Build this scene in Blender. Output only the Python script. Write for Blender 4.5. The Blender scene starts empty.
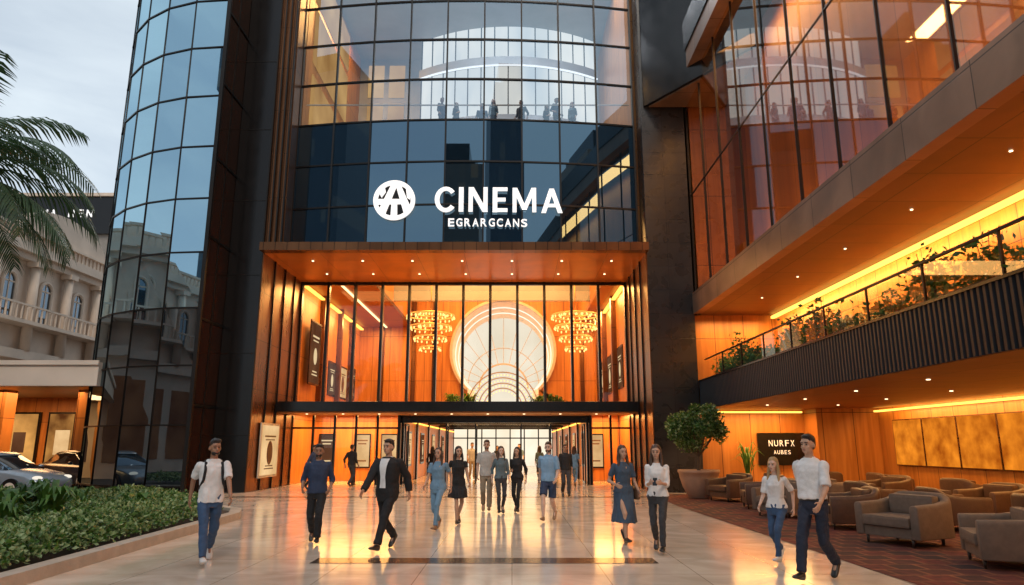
import bpy, bmesh, math, random
from mathutils import Vector, Matrix, noise, Euler
random.seed(7)
sc=bpy.context.scene
COL=sc.collection
V=Vector
pi=math.pi
# ---------------------------------------------------------------- materials
def nt(name):
    m=bpy.data.materials.new(name); m.use_nodes=True
    n=m.node_tree; n.nodes.clear()
    o=n.nodes.new('ShaderNodeOutputMaterial')
    return m,n,o
def coords(n,axes=None,obj=False):
    if obj:
        tc=n.nodes.new('ShaderNodeTexCoord'); src=tc.outputs['Object']
    else:
        g=n.nodes.new('ShaderNodeNewGeometry'); src=g.outputs['Position']
    if axes is None or axes=='xyz': return src
    s=n.nodes.new('ShaderNodeSeparateXYZ'); c=n.nodes.new('ShaderNodeCombineXYZ')
    n.links.new(src,s.inputs[0])
    for i,a in enumerate(axes): n.links.new(s.outputs['xyz'.index(a)],c.inputs[i])
    return c.outputs[0]
def M(name,col,rough=.5,metal=0,em=None,es=0,col2=None,ns=3,bump=0,bs=30,obj=False,spec=.5,stretch=None,rvar=0):
    m,n,o=nt(name)
    p=n.nodes.new('ShaderNodeBsdfPrincipled'); n.links.new(p.outputs[0],o.inputs[0])
    p.inputs['Base Color'].default_value=(*col,1); p.inputs['Roughness'].default_value=rough
    p.inputs['Metallic'].default_value=metal; p.inputs['Specular IOR Level'].default_value=spec
    if em: p.inputs['Emission Color'].default_value=(*em,1); p.inputs['Emission Strength'].default_value=es
    src=coords(n,None,obj)
    if stretch:
        mp=n.nodes.new('ShaderNodeMapping'); mp.inputs['Scale'].default_value=stretch
        n.links.new(src,mp.inputs[0]); src=mp.outputs[0]
    if col2 is None: col2=tuple(c*.82 for c in col)
    nz=n.nodes.new('ShaderNodeTexNoise'); nz.inputs['Scale'].default_value=ns; nz.inputs['Detail'].default_value=5
    n.links.new(src,nz.inputs['Vector'])
    r=n.nodes.new('ShaderNodeValToRGB'); r.color_ramp.elements[0].color=(*col2,1); r.color_ramp.elements[1].color=(*col,1)
    r.color_ramp.elements[0].position=.35; r.color_ramp.elements[1].position=.65
    n.links.new(nz.outputs['Fac'],r.inputs[0]); n.links.new(r.outputs[0],p.inputs['Base Color'])
    if rvar:
        mr=n.nodes.new('ShaderNodeMapRange'); mr.inputs[3].default_value=max(0,rough-rvar); mr.inputs[4].default_value=rough+rvar
        n.links.new(nz.outputs['Fac'],mr.inputs[0]); n.links.new(mr.outputs[0],p.inputs['Roughness'])
    if bump:
        b=n.nodes.new('ShaderNodeBump'); b.inputs['Strength'].default_value=bump; b.inputs['Distance'].default_value=.02
        n2=n.nodes.new('ShaderNodeTexNoise'); n2.inputs['Scale'].default_value=bs; n2.inputs['Detail'].default_value=4
        n.links.new(src,n2.inputs['Vector']); n.links.new(n2.outputs['Fac'],b.inputs['Height']); n.links.new(b.outputs[0],p.inputs['Normal'])
    return m
def P(name,c1,c2,mortar,w,h,axes='xz',rough=.4,metal=0,ms=.01,offset=0,em=None,es=0,grain=None,gs=2,bump=.3,rvar=.05,spec=.5,veins=0,dark=(.62,.6,.58)):
    """panelled / tiled surface"""
    m,n,o=nt(name)
    p=n.nodes.new('ShaderNodeBsdfPrincipled'); n.links.new(p.outputs[0],o.inputs[0])
    p.inputs['Metallic'].default_value=metal; p.inputs['Roughness'].default_value=rough; p.inputs['Specular IOR Level'].default_value=spec
    src=coords(n,axes+{'xz':'y','yz':'x','xy':'z'}[axes])
    b=n.nodes.new('ShaderNodeTexBrick'); b.offset=offset; b.squash=1
    b.inputs['Color1'].default_value=(*c1,1); b.inputs['Color2'].default_value=(*c2,1); b.inputs['Mortar'].default_value=(*mortar,1)
    b.inputs['Scale'].default_value=1; b.inputs['Mortar Size'].default_value=ms; b.inputs['Brick Width'].default_value=w; b.inputs['Row Height'].default_value=h
    b.inputs['Mortar Smooth'].default_value=.1
    n.links.new(src,b.inputs['Vector'])
    mp=n.nodes.new('ShaderNodeMapping'); mp.inputs['Scale'].default_value=grain or (1,1,1); n.links.new(src,mp.inputs[0])
    nz=n.nodes.new('ShaderNodeTexNoise'); nz.inputs['Scale'].default_value=gs; nz.inputs['Detail'].default_value=8; nz.inputs['Distortion'].default_value=.6+veins
    n.links.new(mp.outputs[0],nz.inputs['Vector'])
    mx=n.nodes.new('ShaderNodeMix'); mx.data_type='RGBA'; mx.blend_type='MULTIPLY'; mx.inputs[0].default_value=1
    r=n.nodes.new('ShaderNodeValToRGB'); r.color_ramp.elements[0].position=.3;r.color_ramp.elements[1].position=.7
    r.color_ramp.elements[0].color=(*dark,1); r.color_ramp.elements[1].color=(1.0,1.0,1.0,1)
    n.links.new(nz.outputs['Fac'],r.inputs[0]); n.links.new(b.outputs['Color'],mx.inputs[6]); n.links.new(r.outputs[0],mx.inputs[7])
    n.links.new(mx.outputs[2],p.inputs['Base Color'])
    mr=n.nodes.new('ShaderNodeMapRange'); mr.inputs[3].default_value=max(.02,rough-rvar); mr.inputs[4].default_value=rough+rvar
    n.links.new(nz.outputs['Fac'],mr.inputs[0]); n.links.new(mr.outputs[0],p.inputs['Roughness'])
    if bump:
        bp=n.nodes.new('ShaderNodeBump'); bp.inputs['Strength'].default_value=bump; bp.inputs['Distance'].default_value=.01; bp.invert=True
        n.links.new(b.outputs['Fac'],bp.inputs['Height']); n.links.new(bp.outputs[0],p.inputs['Normal'])
    if em: p.inputs['Emission Color'].default_value=(*em,1); p.inputs['Emission Strength'].default_value=es
    return m
def E(name,col,s):
    m,n,o=nt(name); e=n.nodes.new('ShaderNodeEmission'); e.inputs[0].default_value=(*col,1); e.inputs[1].default_value=s
    n.links.new(e.outputs[0],o.inputs[0]); return m
def EN(name,c1,c2,s,ns=2.0,p0=.3,p1=.7,stretch=None):
    m,n,o=nt(name); e=n.nodes.new('ShaderNodeEmission'); e.inputs[1].default_value=s
    nz=n.nodes.new('ShaderNodeTexNoise'); nz.inputs['Scale'].default_value=ns; nz.inputs['Detail'].default_value=6
    src=coords(n)
    if stretch:
        mp=n.nodes.new('ShaderNodeMapping'); mp.inputs['Scale'].default_value=stretch; n.links.new(src,mp.inputs[0]); src=mp.outputs[0]
    n.links.new(src,nz.inputs['Vector'])
    r=n.nodes.new('ShaderNodeValToRGB'); r.color_ramp.elements[0].color=(*c1,1); r.color_ramp.elements[1].color=(*c2,1)
    r.color_ramp.elements[0].position=p0; r.color_ramp.elements[1].position=p1
    n.links.new(nz.outputs['Fac'],r.inputs[0]); n.links.new(r.outputs[0],e.inputs[0]); n.links.new(e.outputs[0],o.inputs[0]); return m
def GL(name,body,gloss,f0,f1,transp=True,rough=.01):
    """glazing: tinted see-through or dark body + mirror reflection rising at grazing angles"""
    m,n,o=nt(name)
    if transp: a=n.nodes.new('ShaderNodeBsdfTransparent')
    else: a=n.nodes.new('ShaderNodeBsdfDiffuse')
    a.inputs[0].default_value=(*body,1)
    g=n.nodes.new('ShaderNodeBsdfGlossy'); g.inputs['Color'].default_value=(*gloss,1); g.inputs['Roughness'].default_value=rough
    lw=n.nodes.new('ShaderNodeLayerWeight'); lw.inputs[0].default_value=.35
    mr=n.nodes.new('ShaderNodeMapRange'); mr.inputs[3].default_value=f0; mr.inputs[4].default_value=f1
    n.links.new(lw.outputs['Facing'],mr.inputs[0])
    mx=n.nodes.new('ShaderNodeMixShader'); n.links.new(mr.outputs[0],mx.inputs[0]); n.links.new(a.outputs[0],mx.inputs[1]); n.links.new(g.outputs[0],mx.inputs[2])
    n.links.new(mx.outputs[0],o.inputs[0]); return m

m_black=M('black_metal',(.011,.010,.010),.22,.3,ns=2,rvar=.08)
m_mull=M('mullion_metal',(.018,.015,.013),.35,.5)
m_bronze=P('bronze_cladding',(.19,.080,.028),(.15,.062,.022),(.02,.01,.006),1.2,1.85,'yz',.28,.6,.015,gs=1.2,grain=(1,.2,1))
m_bronze_x=P('bronze_cladding_front',(.19,.080,.032),(.15,.062,.025),(.02,.01,.006),.45,1.85,'xz',.3,.75,.012,gs=1.2,grain=(1,.2,1))
m_soffit=P('orange_soffit',(.40,.130,.028),(.36,.112,.024),(.14,.045,.012),1.85,1.7,'xy',.32,.2,.012,gs=.8)
m_stone=P('dark_stone',(.036,.034,.033),(.026,.025,.025),(.008,.008,.008),1.0,.93,'xz',.28,0,.012,gs=2)
m_woodx=P('wood_wall',(.58,.235,.05),(.49,.19,.04),(.12,.035,.01),1.1,2.8,'xz',.4,0,.014,gs=1.5,grain=(4,.3,1),dark=(.66,.58,.50))
m_woody=P('wood_wall_side',(.58,.235,.05),(.49,.19,.04),(.12,.035,.01),1.1,2.8,'yz',.4,0,.014,gs=1.5,grain=(4,.3,1),dark=(.66,.58,.50))
m_woodc=P('wood_ceiling',(.40,.155,.04),(.35,.132,.034),(.10,.04,.015),1.6,1.6,'xy',.45,0,.01,gs=1.5,grain=(.4,3,1),dark=(.66,.6,.54))
m_fascia=P('bronze_fascia',(.31,.18,.115),(.27,.155,.095),(.07,.035,.018),1.9,.9,'yz',.38,.25,.012,gs=1)
m_ceil=P('brown_soffit',(.19,.080,.032),(.165,.068,.027),(.04,.018,.01),1.9,1.5,'xy',.45,0,.014,gs=1)
m_tower=GL('tower_glass',(.010,.03,.05),(.52,.78,.92),.50,.9,False)
m_towd=GL('tower_glass_dark',(.006,.010,.014),(.42,.52,.60),.30,.8,False)
m_spand=GL('dark_facade_glass',(.005,.013,.022),(.32,.52,.68),.26,.8,False)
m_gal=GL('gallery_glass',(.82,.86,.88),(.60,.80,.95),.20,.7,True)
m_rg=GL('amber_tint_glass',(.82,.62,.44),(.90,.84,.78),.26,.55,True,rough=.02)
m_lob=GL('lobby_glass',(.98,.96,.93),(.9,.9,.9),.03,.35,True)
m_side=GL('amber_dark_glass',(.03,.010,.005),(.5,.36,.28),.15,.7,False)
m_whitesign=M('white_sign',(.85,.85,.85),.4,em=(1,.98,.95),es=.8)
m_cove=E('amber_cove_light',(1,.50,.08),2.8)
m_cove2=E('warm_strip_light',(1,.70,.32),2.6)
m_dl=E('downlight_glow',(1,.78,.45),4)
m_wht=E('white_gallery_light',(.95,.97,1),1.4)
m_glow=EN('painted_interior_glow',(.55,.60,.63),(1,.94,.84),1.15,.5,.25,.75,(1,1,.35))  # glow put into the curved screen so the gallery reads as lit
m_glowa=EN('amber_glow_panel',(.45,.20,.05),(1,.58,.20),.8,.35)
m_cream=M('cream_plaster',(.66,.57,.44),.7,ns=.7)
m_greyp=M('cool_grey_panel',(.36,.38,.40),.5,ns=.7)
m_gold=M('gold_metal',(.75,.45,.15),.3,.9)
m_pend=E('glowing_glass',(1,.64,.20),2.0)
m_carpet=P('lounge_carpet',(.19,.030,.022),(.050,.022,.022),(.24,.085,.04),.42,.42,'xy',.95,0,.03,offset=.5,gs=7,bump=.1,dark=(.4,.4,.4))
m_kerb=M('stone_kerb',(.50,.43,.35),.5,ns=4,bump=.2)
m_soil=M('soil',(.05,.035,.025),.95,ns=8,bump=.8)
m_asph=M('asphalt',(.055,.055,.058),.85,ns=2,bump=.4,bs=60)
m_white=M('cream_stone',(.80,.65,.52),.7,ns=.8,bump=.1)
m_white2=M('white_fascia',(.80,.68,.56),.5,ns=.4)
m_dwin=GL('window_glass',(.02,.025,.03),(.5,.6,.7),.2,.7,False)
m_floor=P('polished_marble',(.82,.73,.62),(.76,.66,.55),(.38,.31,.24),1.22,1.22,'xy',.13,0,.006,gs=.9,bump=.04,rvar=.05,veins=1.2,spec=.65,dark=(.74,.71,.67))
m_inlay=P('dark_marble_inlay',(.12,.09,.072),(.10,.076,.062),(.05,.04,.03),1.22,.6,'xy',.15,0,.008,gs=2,bump=0)
# ---------------------------------------------------------------- helpers
def link(o,parent=None):
    COL.objects.link(o)
    if parent is not None:
        o.parent=parent; o.matrix_parent_inverse=Matrix.Translation(-V(parent.location))
    return o
def tag(o,label,cat,group=None,kind=None):
    if label: o['label']=label
    if cat: o['category']=cat
    if group: o['group']=group
    if kind: o['kind']=kind
    return o
def empty(name,loc,label,cat,group=None):
    o=bpy.data.objects.new(name,None); o.location=loc; o.empty_display_size=.3; COL.objects.link(o); return tag(o,label,cat,group)
def meshobj(name,verts,faces,mats,parent=None,smooth=False,loc=(0,0,0),midx=None):
    me=bpy.data.meshes.new(name); me.from_pydata([tuple(v) for v in verts],[],faces); me.update()
    for m in (mats if isinstance(mats,(list,tuple)) else [mats]): me.materials.append(m)
    if midx: 
        for p,i in zip(me.polygons,midx): p.material_index=i
    if smooth: me.polygons.foreach_set('use_smooth',[True]*len(me.polygons))
    o=bpy.data.objects.new(name,me); o.location=loc; return link(o,parent)
def box(name,x0,x1,y0,y1,z0,z1,mat,parent=None,bev=0):
    c=V(((x0+x1)/2,(y0+y1)/2,(z0+z1)/2)); bm=bmesh.new(); bmesh.ops.create_cube(bm,size=1)
    for v in bm.verts: v.co=V((v.co.x*(x1-x0),v.co.y*(y1-y0),v.co.z*(z1-z0)))
    if bev: bmesh.ops.bevel(bm,geom=bm.edges[:],offset=bev,segments=2,affect='EDGES',profile=.7)
    me=bpy.data.meshes.new(name); bm.to_mesh(me); bm.free(); me.materials.append(mat)
    o=bpy.data.objects.new(name,me); o.location=c; return link(o,parent)
def quad(name,pts,mat,parent=None):
    c=sum((V(p) for p in pts),V())/len(pts)
    return meshobj(name,[V(p)-c for p in pts],[tuple(range(len(pts)))],mat,parent,loc=c)
def prism(name,poly,z0,z1,mat,parent=None,bev=0):
    bm=bmesh.new(); vs=[bm.verts.new((x,y,z0)) for x,y in poly]; f=bm.faces.new(vs)
    r=bmesh.ops.extrude_face_region(bm,geom=[f])
    for v in [e for e in r['geom'] if isinstance(e,bmesh.types.BMVert)]: v.co.z=z1
    bmesh.ops.recalc_face_normals(bm,faces=bm.faces[:])
    if bev: bmesh.ops.bevel(bm,geom=bm.edges[:],offset=bev,segments=2,affect='EDGES')
    me=bpy.data.meshes.new(name); bm.to_mesh(me); bm.free(); me.materials.append(mat)
    o=bpy.data.objects.new(name,me); return link(o,parent)
def cyl(name,c,r0,r1,z0,z1,mat,parent=None,n=20,smooth=True):
    vs=[];fs=[]
    for z,r in((z0,r0),(z1,r1)):
        for i in range(n): a=2*pi*i/n; vs.append((r*math.cos(a),r*math.sin(a),z-z0))
    fs=[(i,(i+1)%n,n+(i+1)%n,n+i) for i in range(n)]+[tuple(range(n-1,-1,-1)),tuple(range(n,2*n))]
    o=meshobj(name,vs,fs,mat,parent,loc=(c[0],c[1],z0))
    if smooth:
        for p in o.data.polygons[:n]: p.use_smooth=True
    return o
def dup(root,loc,rz=0,s=1,label=None):
    n=root.copy(); COL.objects.link(n); n.location=loc; n.rotation_euler=(0,0,rz); n.scale=(s,s,s)
    def rec(src,dst):
        for ch in src.children:
            k=ch.copy(); COL.objects.link(k); k.parent=dst; rec(ch,k)
    rec(root,n)
    if label: n['label']=label
    return n
def text(name,body,w,h,ext,mat,loc,rz=0,parent=None,off=.0,sp=1.0):
    cu=bpy.data.curves.new(name,'FONT'); cu.body=body; cu.size=1; cu.extrude=.02; cu.offset=off; cu.align_x='CENTER'; cu.space_character=sp
    t=bpy.data.objects.new(name+'_c',cu); COL.objects.link(t); bpy.context.view_layer.update()
    me=bpy.data.meshes.new_from_object(t.evaluated_get(bpy.context.evaluated_depsgraph_get()))
    bpy.data.objects.remove(t)
    xs=[v.co.x for v in me.vertices]; ys=[v.co.y for v in me.vertices]
    sx=w/(max(xs)-min(xs)); sy=h/(max(ys)-min(ys)); cx=(max(xs)+min(xs))/2; y0=min(ys)
    for v in me.vertices: v.co=V(((v.co.x-cx)*sx,-v.co.z/.02*ext/2,(v.co.y-y0)*sy))
    me.materials.clear(); me.materials.append(mat); me.name=name
    o=bpy.data.objects.new(name,me); o.location=loc; o.rotation_euler=(0,0,rz); return link(o,parent)
def area(name,loc,rot,sx,sy,pw,col=(1,.6,.28)):
    l=bpy.data.lights.new(name,'AREA'); l.shape='RECTANGLE'; l.size=sx; l.size_y=sy; l.energy=pw; l.color=col
    o=bpy.data.objects.new(name,l); o.location=loc; o.rotation_euler=rot; COL.objects.link(o); return o
class G:
    def __init__(s): s.v=[];s.f=[]
    def loft(s,rings):
        n=len(rings[0]); b=len(s.v)
        for r in rings: s.v+=[V(p) for p in r]
        for k in range(len(rings)-1):
            for i in range(n):
                s.f.append((b+k*n+i,b+k*n+(i+1)%n,b+(k+1)*n+(i+1)%n,b+(k+1)*n+i))
        s.f.append(tuple(b+i for i in range(n-1,-1,-1))); s.f.append(tuple(b+(len(rings)-1)*n+i for i in range(n)))
    def cap(s,p0,p1,r0,r1,fl0=False,fl1=False,n=12,sq=None):
        p0=V(p0);p1=V(p1);d=(p1-p0)
        if d.length<1e-6: d=V((0,0,1e-5))
        d.normalize()
        if sq: w=(sq[0]-d*sq[0].dot(d)).normalized(); kw,ku=sq[1],sq[2]
        else: w=d.orthogonal().normalized(); kw=ku=1
        u=d.cross(w); rr=[]
        def ring(c,r): return [c+w*(r*kw*math.cos(2*pi*i/n))+u*(r*ku*math.sin(2*pi*i/n)) for i in range(n)]
        if not fl0:
            for a in (80,55,28): rr.append(ring(p0-d*(r0*math.sin(math.radians(a))),r0*math.cos(math.radians(a))))
        rr.append(ring(p0,r0)); rr.append(ring(p1,r1))
        if not fl1:
            for a in (28,55,80): rr.append(ring(p1+d*(r1*math.sin(math.radians(a))),r1*math.cos(math.radians(a))))
        s.loft(rr)
    def ell(s,c,r,rot=None,n=16,m=10):
        R=rot or Matrix.Identity(3); rings=[]
        for j in range(1,m):
            ph=pi*j/m; z=-math.cos(ph); q=math.sin(ph)
            rings.append([V(c)+R@V((r[0]*q*math.cos(2*pi*i/n),r[1]*q*math.sin(2*pi*i/n),r[2]*z)) for i in range(n)])
        s.loft(rings)
    def torso(s,rs,n=24,x=0):
        rings=[]
        for z,hw,hd,yo in rs:
            r=[]
            for i in range(n):
                a=2*pi*i/n; c,q=math.cos(a),math.sin(a)
                r.append(V((x+hw*math.copysign(abs(c)**.85,c),yo+hd*math.copysign(abs(q)**.85,q),z)))
            rings.append(r)
        s.loft(rings)
    def mesh(s,name):
        me=bpy.data.meshes.new(name); me.from_pydata([tuple(v) for v in s.v],[],s.f); me.update(); return me
    def remesh(s,name,vox,sm,mat,wr=0,wf=9,wz=1):
        me=s.mesh(name+'_t'); o=bpy.data.objects.new('t',me); COL.objects.link(o)
        r=o.modifiers.new('r','REMESH'); r.mode='VOXEL'; r.voxel_size=vox; r.use_smooth_shade=True
        if sm: k=o.modifiers.new('s','SMOOTH'); k.factor=.5; k.iterations=sm
        bpy.context.view_layer.update()
        nm=bpy.data.meshes.new_from_object(o.evaluated_get(bpy.context.evaluated_depsgraph_get()))
        bpy.data.objects.remove(o); bpy.data.meshes.remove(me); nm.name=name
        if wr:
            nr=[v.normal.copy() for v in nm.vertices]; off=V((random.random()*50,0,0))
            for v,q in zip(nm.vertices,nr):
                c=V((v.co.x*wf,v.co.y*wf,v.co.z*wf*wz))+off
                v.co+=q*(wr*(noise.noise(c)+.5*noise.noise(c*2.3)+.1))
        nm.materials.clear(); nm.materials.append(mat)
        nm.polygons.foreach_set('use_smooth',[True]*len(nm.polygons)); nm.update(); return nm
def mobj(name,me,parent=None):
    o=bpy.data.objects.new(name,me); return link(o,parent)

# ---------------------------------------------------------------- camera, world
cam=bpy.data.cameras.new('Camera'); co=bpy.data.objects.new('Camera',cam); COL.objects.link(co)
co.location=(0,0,1.65); co.rotation_euler=(math.radians(90+12.33),0,0)
cam.sensor_width=36; cam.lens=24.6; cam.clip_end=2000; sc.camera=co
SAZ,SEL=170,44
w=bpy.data.worlds.new('World'); sc.world=w; w.use_nodes=True
n=w.node_tree; n.nodes.clear()
o=n.nodes.new('ShaderNodeOutputWorld'); bg=n.nodes.new('ShaderNodeBackground'); sk=n.nodes.new('ShaderNodeTexSky')
sk.sky_type='NISHITA'; sk.sun_disc=False; sk.sun_elevation=math.radians(SEL); sk.sun_rotation=math.radians(SAZ); sk.dust_density=1.0; sk.ozone_density=1.2
tc=n.nodes.new('ShaderNodeTexCoord'); mp=n.nodes.new('ShaderNodeMapping'); mp.inputs['Scale'].default_value=(1,1,3.2); mp.inputs['Rotation'].default_value=(0,.2,.5)
nz=n.nodes.new('ShaderNodeTexNoise'); nz.inputs['Scale'].default_value=2.4; nz.inputs['Detail'].default_value=7; nz.inputs['Distortion'].default_value=.4
r=n.nodes.new('ShaderNodeValToRGB'); r.color_ramp.elements[0].position=.38; r.color_ramp.elements[1].position=.66
r.color_ramp.elements[0].color=(.58,.58,.58,1); r.color_ramp.elements[1].color=(1,1,1,1)
mx=n.nodes.new('ShaderNodeMix'); mx.data_type='RGBA'; mx.inputs[7].default_value=(7.0,7.9,8.6,1)
mn=n.nodes.new('ShaderNodeVectorMath'); mn.operation='MINIMUM'; mn.inputs[1].default_value=(7.2,8.2,9.2)
n.links.new(tc.outputs['Generated'],mp.inputs[0]); n.links.new(mp.outputs[0],nz.inputs['Vector']); n.links.new(nz.outputs['Fac'],r.inputs[0])
n.links.new(r.outputs[0],mx.inputs[0]); n.links.new(sk.outputs[0],mx.inputs[6]); n.links.new(mx.outputs[2],mn.inputs[0]); n.links.new(mn.outputs[0],bg.inputs[0]); bg.inputs[1].default_value=.115
n.links.new(bg.outputs[0],o.inputs[0])
sun=bpy.data.lights.new('Sun','SUN'); sun.energy=1.0; sun.angle=math.radians(8); sun.color=(1,.85,.70)
so=bpy.data.objects.new('Sun',sun); COL.objects.link(so)
az=math.radians(SAZ); el=math.radians(SEL); sd=V((math.sin(az)*math.cos(el),math.cos(az)*math.cos(el),math.sin(el)))
so.rotation_euler=(-sd).to_track_quat('-Z','Y').to_euler()
sc.view_settings.view_transform='Standard'; sc.view_settings.look='None'; sc.view_settings.exposure=0

# ---------------------------------------------------------------- ground
tag(quad('ground',[(-500,-500,-.008),(500,-500,-.008),(500,500,-.008),(-500,500,-.008)],m_asph),None,None,kind='structure')
tag(quad('plaza_pavement',[(-11.5,-12,0),(14,-12,0),(14,64,0),(-11.5,64,0)],m_floor),None,None,kind='structure')
tag(quad('pavement_inlay',[(-2.9,10.6,.004),(2.1,10.6,.004),(2.1,11.1,.004),(-2.9,11.1,.004)],m_inlay),None,None,kind='structure')
tag(quad('pavement_strip',[(-9.4,23.6,.004),(5.2,23.6,.004),(5.2,24.0,.004),(-9.4,24.0,.004)],m_inlay),None,None,kind='structure')
tag(quad('lounge_carpet_floor',[(5.2,-2,.006),(13,-2,.006),(13,25.2,.006),(4.75,25.2,.006),(4.6,20,.006)],m_carpet),None,None,kind='structure')

# ---------------------------------------------------------------- cinema building
B=empty('cinema_building',(-2.2,26,0),'tall dark glass cinema building with glowing amber lobby','building')
box('pillar',-10.88,-9.6,26,31,0,24,m_black,B)
box('pillar',5.2,6.9,26,31,0,24,m_stone,B)
box('pillar_return',6.9,7.4,26.62,31,0,24,m_black,B)
box('jamb_cladding',-9.6,-9.56,26.03,31,0,8.9,m_bronze,B)
box('jamb_cladding',5.16,5.2,26.03,31,0,8.9,m_bronze,B)
for y in (27.3,28.6,29.9):
    box('jamb_fin',-9.56,-9.50,y,y+.06,0,8.9,m_black,B); box('jamb_fin',5.10,5.16,y,y+.06,0,8.9,m_black,B)
box('pilaster',-9.6,-8.8,25.9,27,9.25,24,m_bronze_x,B)
for k in range(4): box('fin',-9.55+k*.22,-9.50+k*.22,25.75,25.9,9.25,24,m_mull,B)
box('portal_soffit',-9.56,5.16,26.05,31,8.9,9.2,m_soffit,B)
box('portal_fascia',-9.6,5.2,25.6,26.04,8.9,9.22,m_bronze_x,B)
for z in range(2,24,3): box('pillar_joint',-10.89,-9.59,25.985,26,z,z+.03,m_mull,B)
XL,XR=-8.8,5.0; NB=9; rows=[9.25,10.9,12.7,14.5,16.3,18.1,19.9,21.7,23.5]
def fy(x): 
    u=(x-(XL+XR)/2)/((XR-XL)/2); return 26.75-.65*(1-u*u)
for i in range(NB):
    xa=XL+(XR-XL)*i/NB; xb=XL+(XR-XL)*(i+1)/NB
    for j in range(len(rows)-1):
        za,zb=rows[j],rows[j+1]
        t=random.uniform(-.006,.006); t2=random.uniform(-.004,.004)
        quad('glass_pane',[(xa,fy(xa)+t,za),(xb,fy(xb)-t,za),(xb,fy(xb)-t+t2,zb),(xa,fy(xa)+t+t2,zb)],m_spand if j<3 else m_gal,B)
for i in range(NB+1):
    xa=XL+(XR-XL)*i/NB; y=fy(xa); box('mullion',xa-.03,xa+.03,y-.07,y+.1,9.22,24,m_mull,B)
for z in rows[1:]:
    vs=[];fs=[]
    for i in range(NB+1):
        xa=XL+(XR-XL)*i/NB; y=fy(xa)
        vs+=[(xa,y-.05,z-.03),(xa,y-.05,z+.03),(xa,y+.08,z+.03),(xa,y+.08,z-.03)]
        if i: a=4*i-4; b=4*i; fs+=[(a+k,b+k,b+(k+1)%4,a+(k+1)%4) for k in range(4)]
    meshobj('transom',vs,fs,m_mull,B)
box('gallery_floor',XL,XR,26.85,37,14.3,14.55,m_mull,B)
box('gallery_wall',XL,XR,37,37.3,9.3,24,m_greyp,B)
box('gallery_wall',XL-.2,XL,27.1,37,9.3,24,m_woody,B)
box('gallery_wall',XR,XR+.2,27.1,37,9.3,24,m_woody,B)
box('gallery_ceiling',XL,XR,27.3,37,23.6,23.8,m_greyp,B)
def curved(name,r,z,h,wd,mat,x0_=-.2,yc=42.0,a0=236,a1=304,N_=28):
    vs=[];fs=[]
    for i in range(N_+1):
        a=math.radians(a0+(a1-a0)*i/N_); c,s_=math.cos(a),math.sin(a)
        for rr,zz in((r,z),(r+wd,z),(r+wd,z+h),(r,z+h)): vs.append((x0_+rr*c,yc+rr*s_,zz))
        if i: p=4*i-4;q=4*i; fs+=[(p+k,p+(k+1)%4,q+(k+1)%4,q+k) for k in range(4)]
    return meshobj(name,vs,fs,mat,B)
DR=8.4
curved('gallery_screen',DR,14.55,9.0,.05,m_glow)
for z,h in((14.56,.25),(17.9,.45),(21.2,.45)): curved('gallery_band',DR+.06,z,h,.25,m_greyp)
for z in (17.84,21.14): curved('gallery_light_strip',DR+.2,z,.05,.12,m_wht)
for k in range(15):
    a=math.radians(236+68*k/14); x=-.2+(DR+.1)*math.cos(a); y=42+(DR+.1)*math.sin(a); box('screen_mullion',x-.03,x+.03,y-.03,y+.03,14.55,23.5,m_mull,B)
for za,zc in((15,17.6),(18.2,20.8),(21.2,23.2)):
    for x in (-8.3,-7.1): box('amber_panel',x,x+.9,36.9,36.98,za,zc,m_glowa,B)
    box('amber_panel',XL,XL+.06,28,34,za,zc,m_glowa,B)
box('gallery_rail',-8.6,4.9,26.94,26.98,15.55,15.6,m_white2,B)
area('gallery_light',(-.4,29,23.4),(0,0,0),10,3,1000,(.96,.96,1))
area('gallery_side_light',(-7.8,31,23),(0,math.radians(10),0),1.2,6,600,(1,.52,.16))
box('roof',-11,7,26.9,46,24,24.4,m_black,B)
# lobby shell
box('lobby_wall',-9.9,-9.6,31,44,0,9.2,m_woody,B)
box('lobby_wall',5.2,5.5,31,44,0,9.2,m_woody,B)
box('lobby_ceiling',-9.6,-6.4,31.05,44,9.0,9.2,m_woodc,B)
box('lobby_ceiling',4.2,5.2,31.05,44,9.0,9.2,m_woodc,B)
box('lobby_ceiling',-6.6,4.4,31.05,44,12.2,12.4,m_woodc,B)
box('lobby_ceiling_drop',-6.6,-6.4,31.05,44,9.2,12.2,m_woody,B)
box('lobby_ceiling_drop',4.2,4.4,31.05,44,9.2,12.2,m_woody,B)
box('lobby_floor',-9.6,5.2,31.1,44,3.1,3.4,m_woodc,B)
for y in (34.6,38.2,41.0): box('wall_pilaster',-9.6,-9.35,y-.15,y+.15,3.4,9.0,m_bronze,B); box('wall_pilaster',4.95,5.2,y-.15,y+.15,3.4,9.0,m_bronze,B)
for x in (-8.2,-6.2,-4.9,4.4): box('back_pilaster',x-.12,x+.12,43.8,44,3.4,9.0 if x<-6.3 or x>4.2 else 12.2,m_bronze_x,B)
box('cove_light',-9.58,-9.4,31.3,43.8,8.78,8.86,m_cove,B)
box('cove_light',5.0,5.18,31.3,43.8,8.78,8.86,m_cove,B)
box('cove_light',-8.0,-7.9,31.3,43.8,8.93,8.98,m_cove2,B)
cx,cz,R=-.56,7.45,3.25
hb=cz-4.3
vs=[];fs=[]; N=40
a0=math.asin(hb/R)*.62
angs=[-a0+(pi+2*a0)*i/N for i in range(N+1)]
inner=[(cx+R*math.cos(a),cz+R*math.sin(a)) for a in angs]
inner=[(cx+R*math.cos(a0),3.5)]+inner+[(cx-R*math.cos(a0),3.5)]
angs2=[math.atan2(z-cz,x-cx) for x,z in inner]
x0,x1,z0,z1=-9.6,5.2,3.4,12.2
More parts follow.
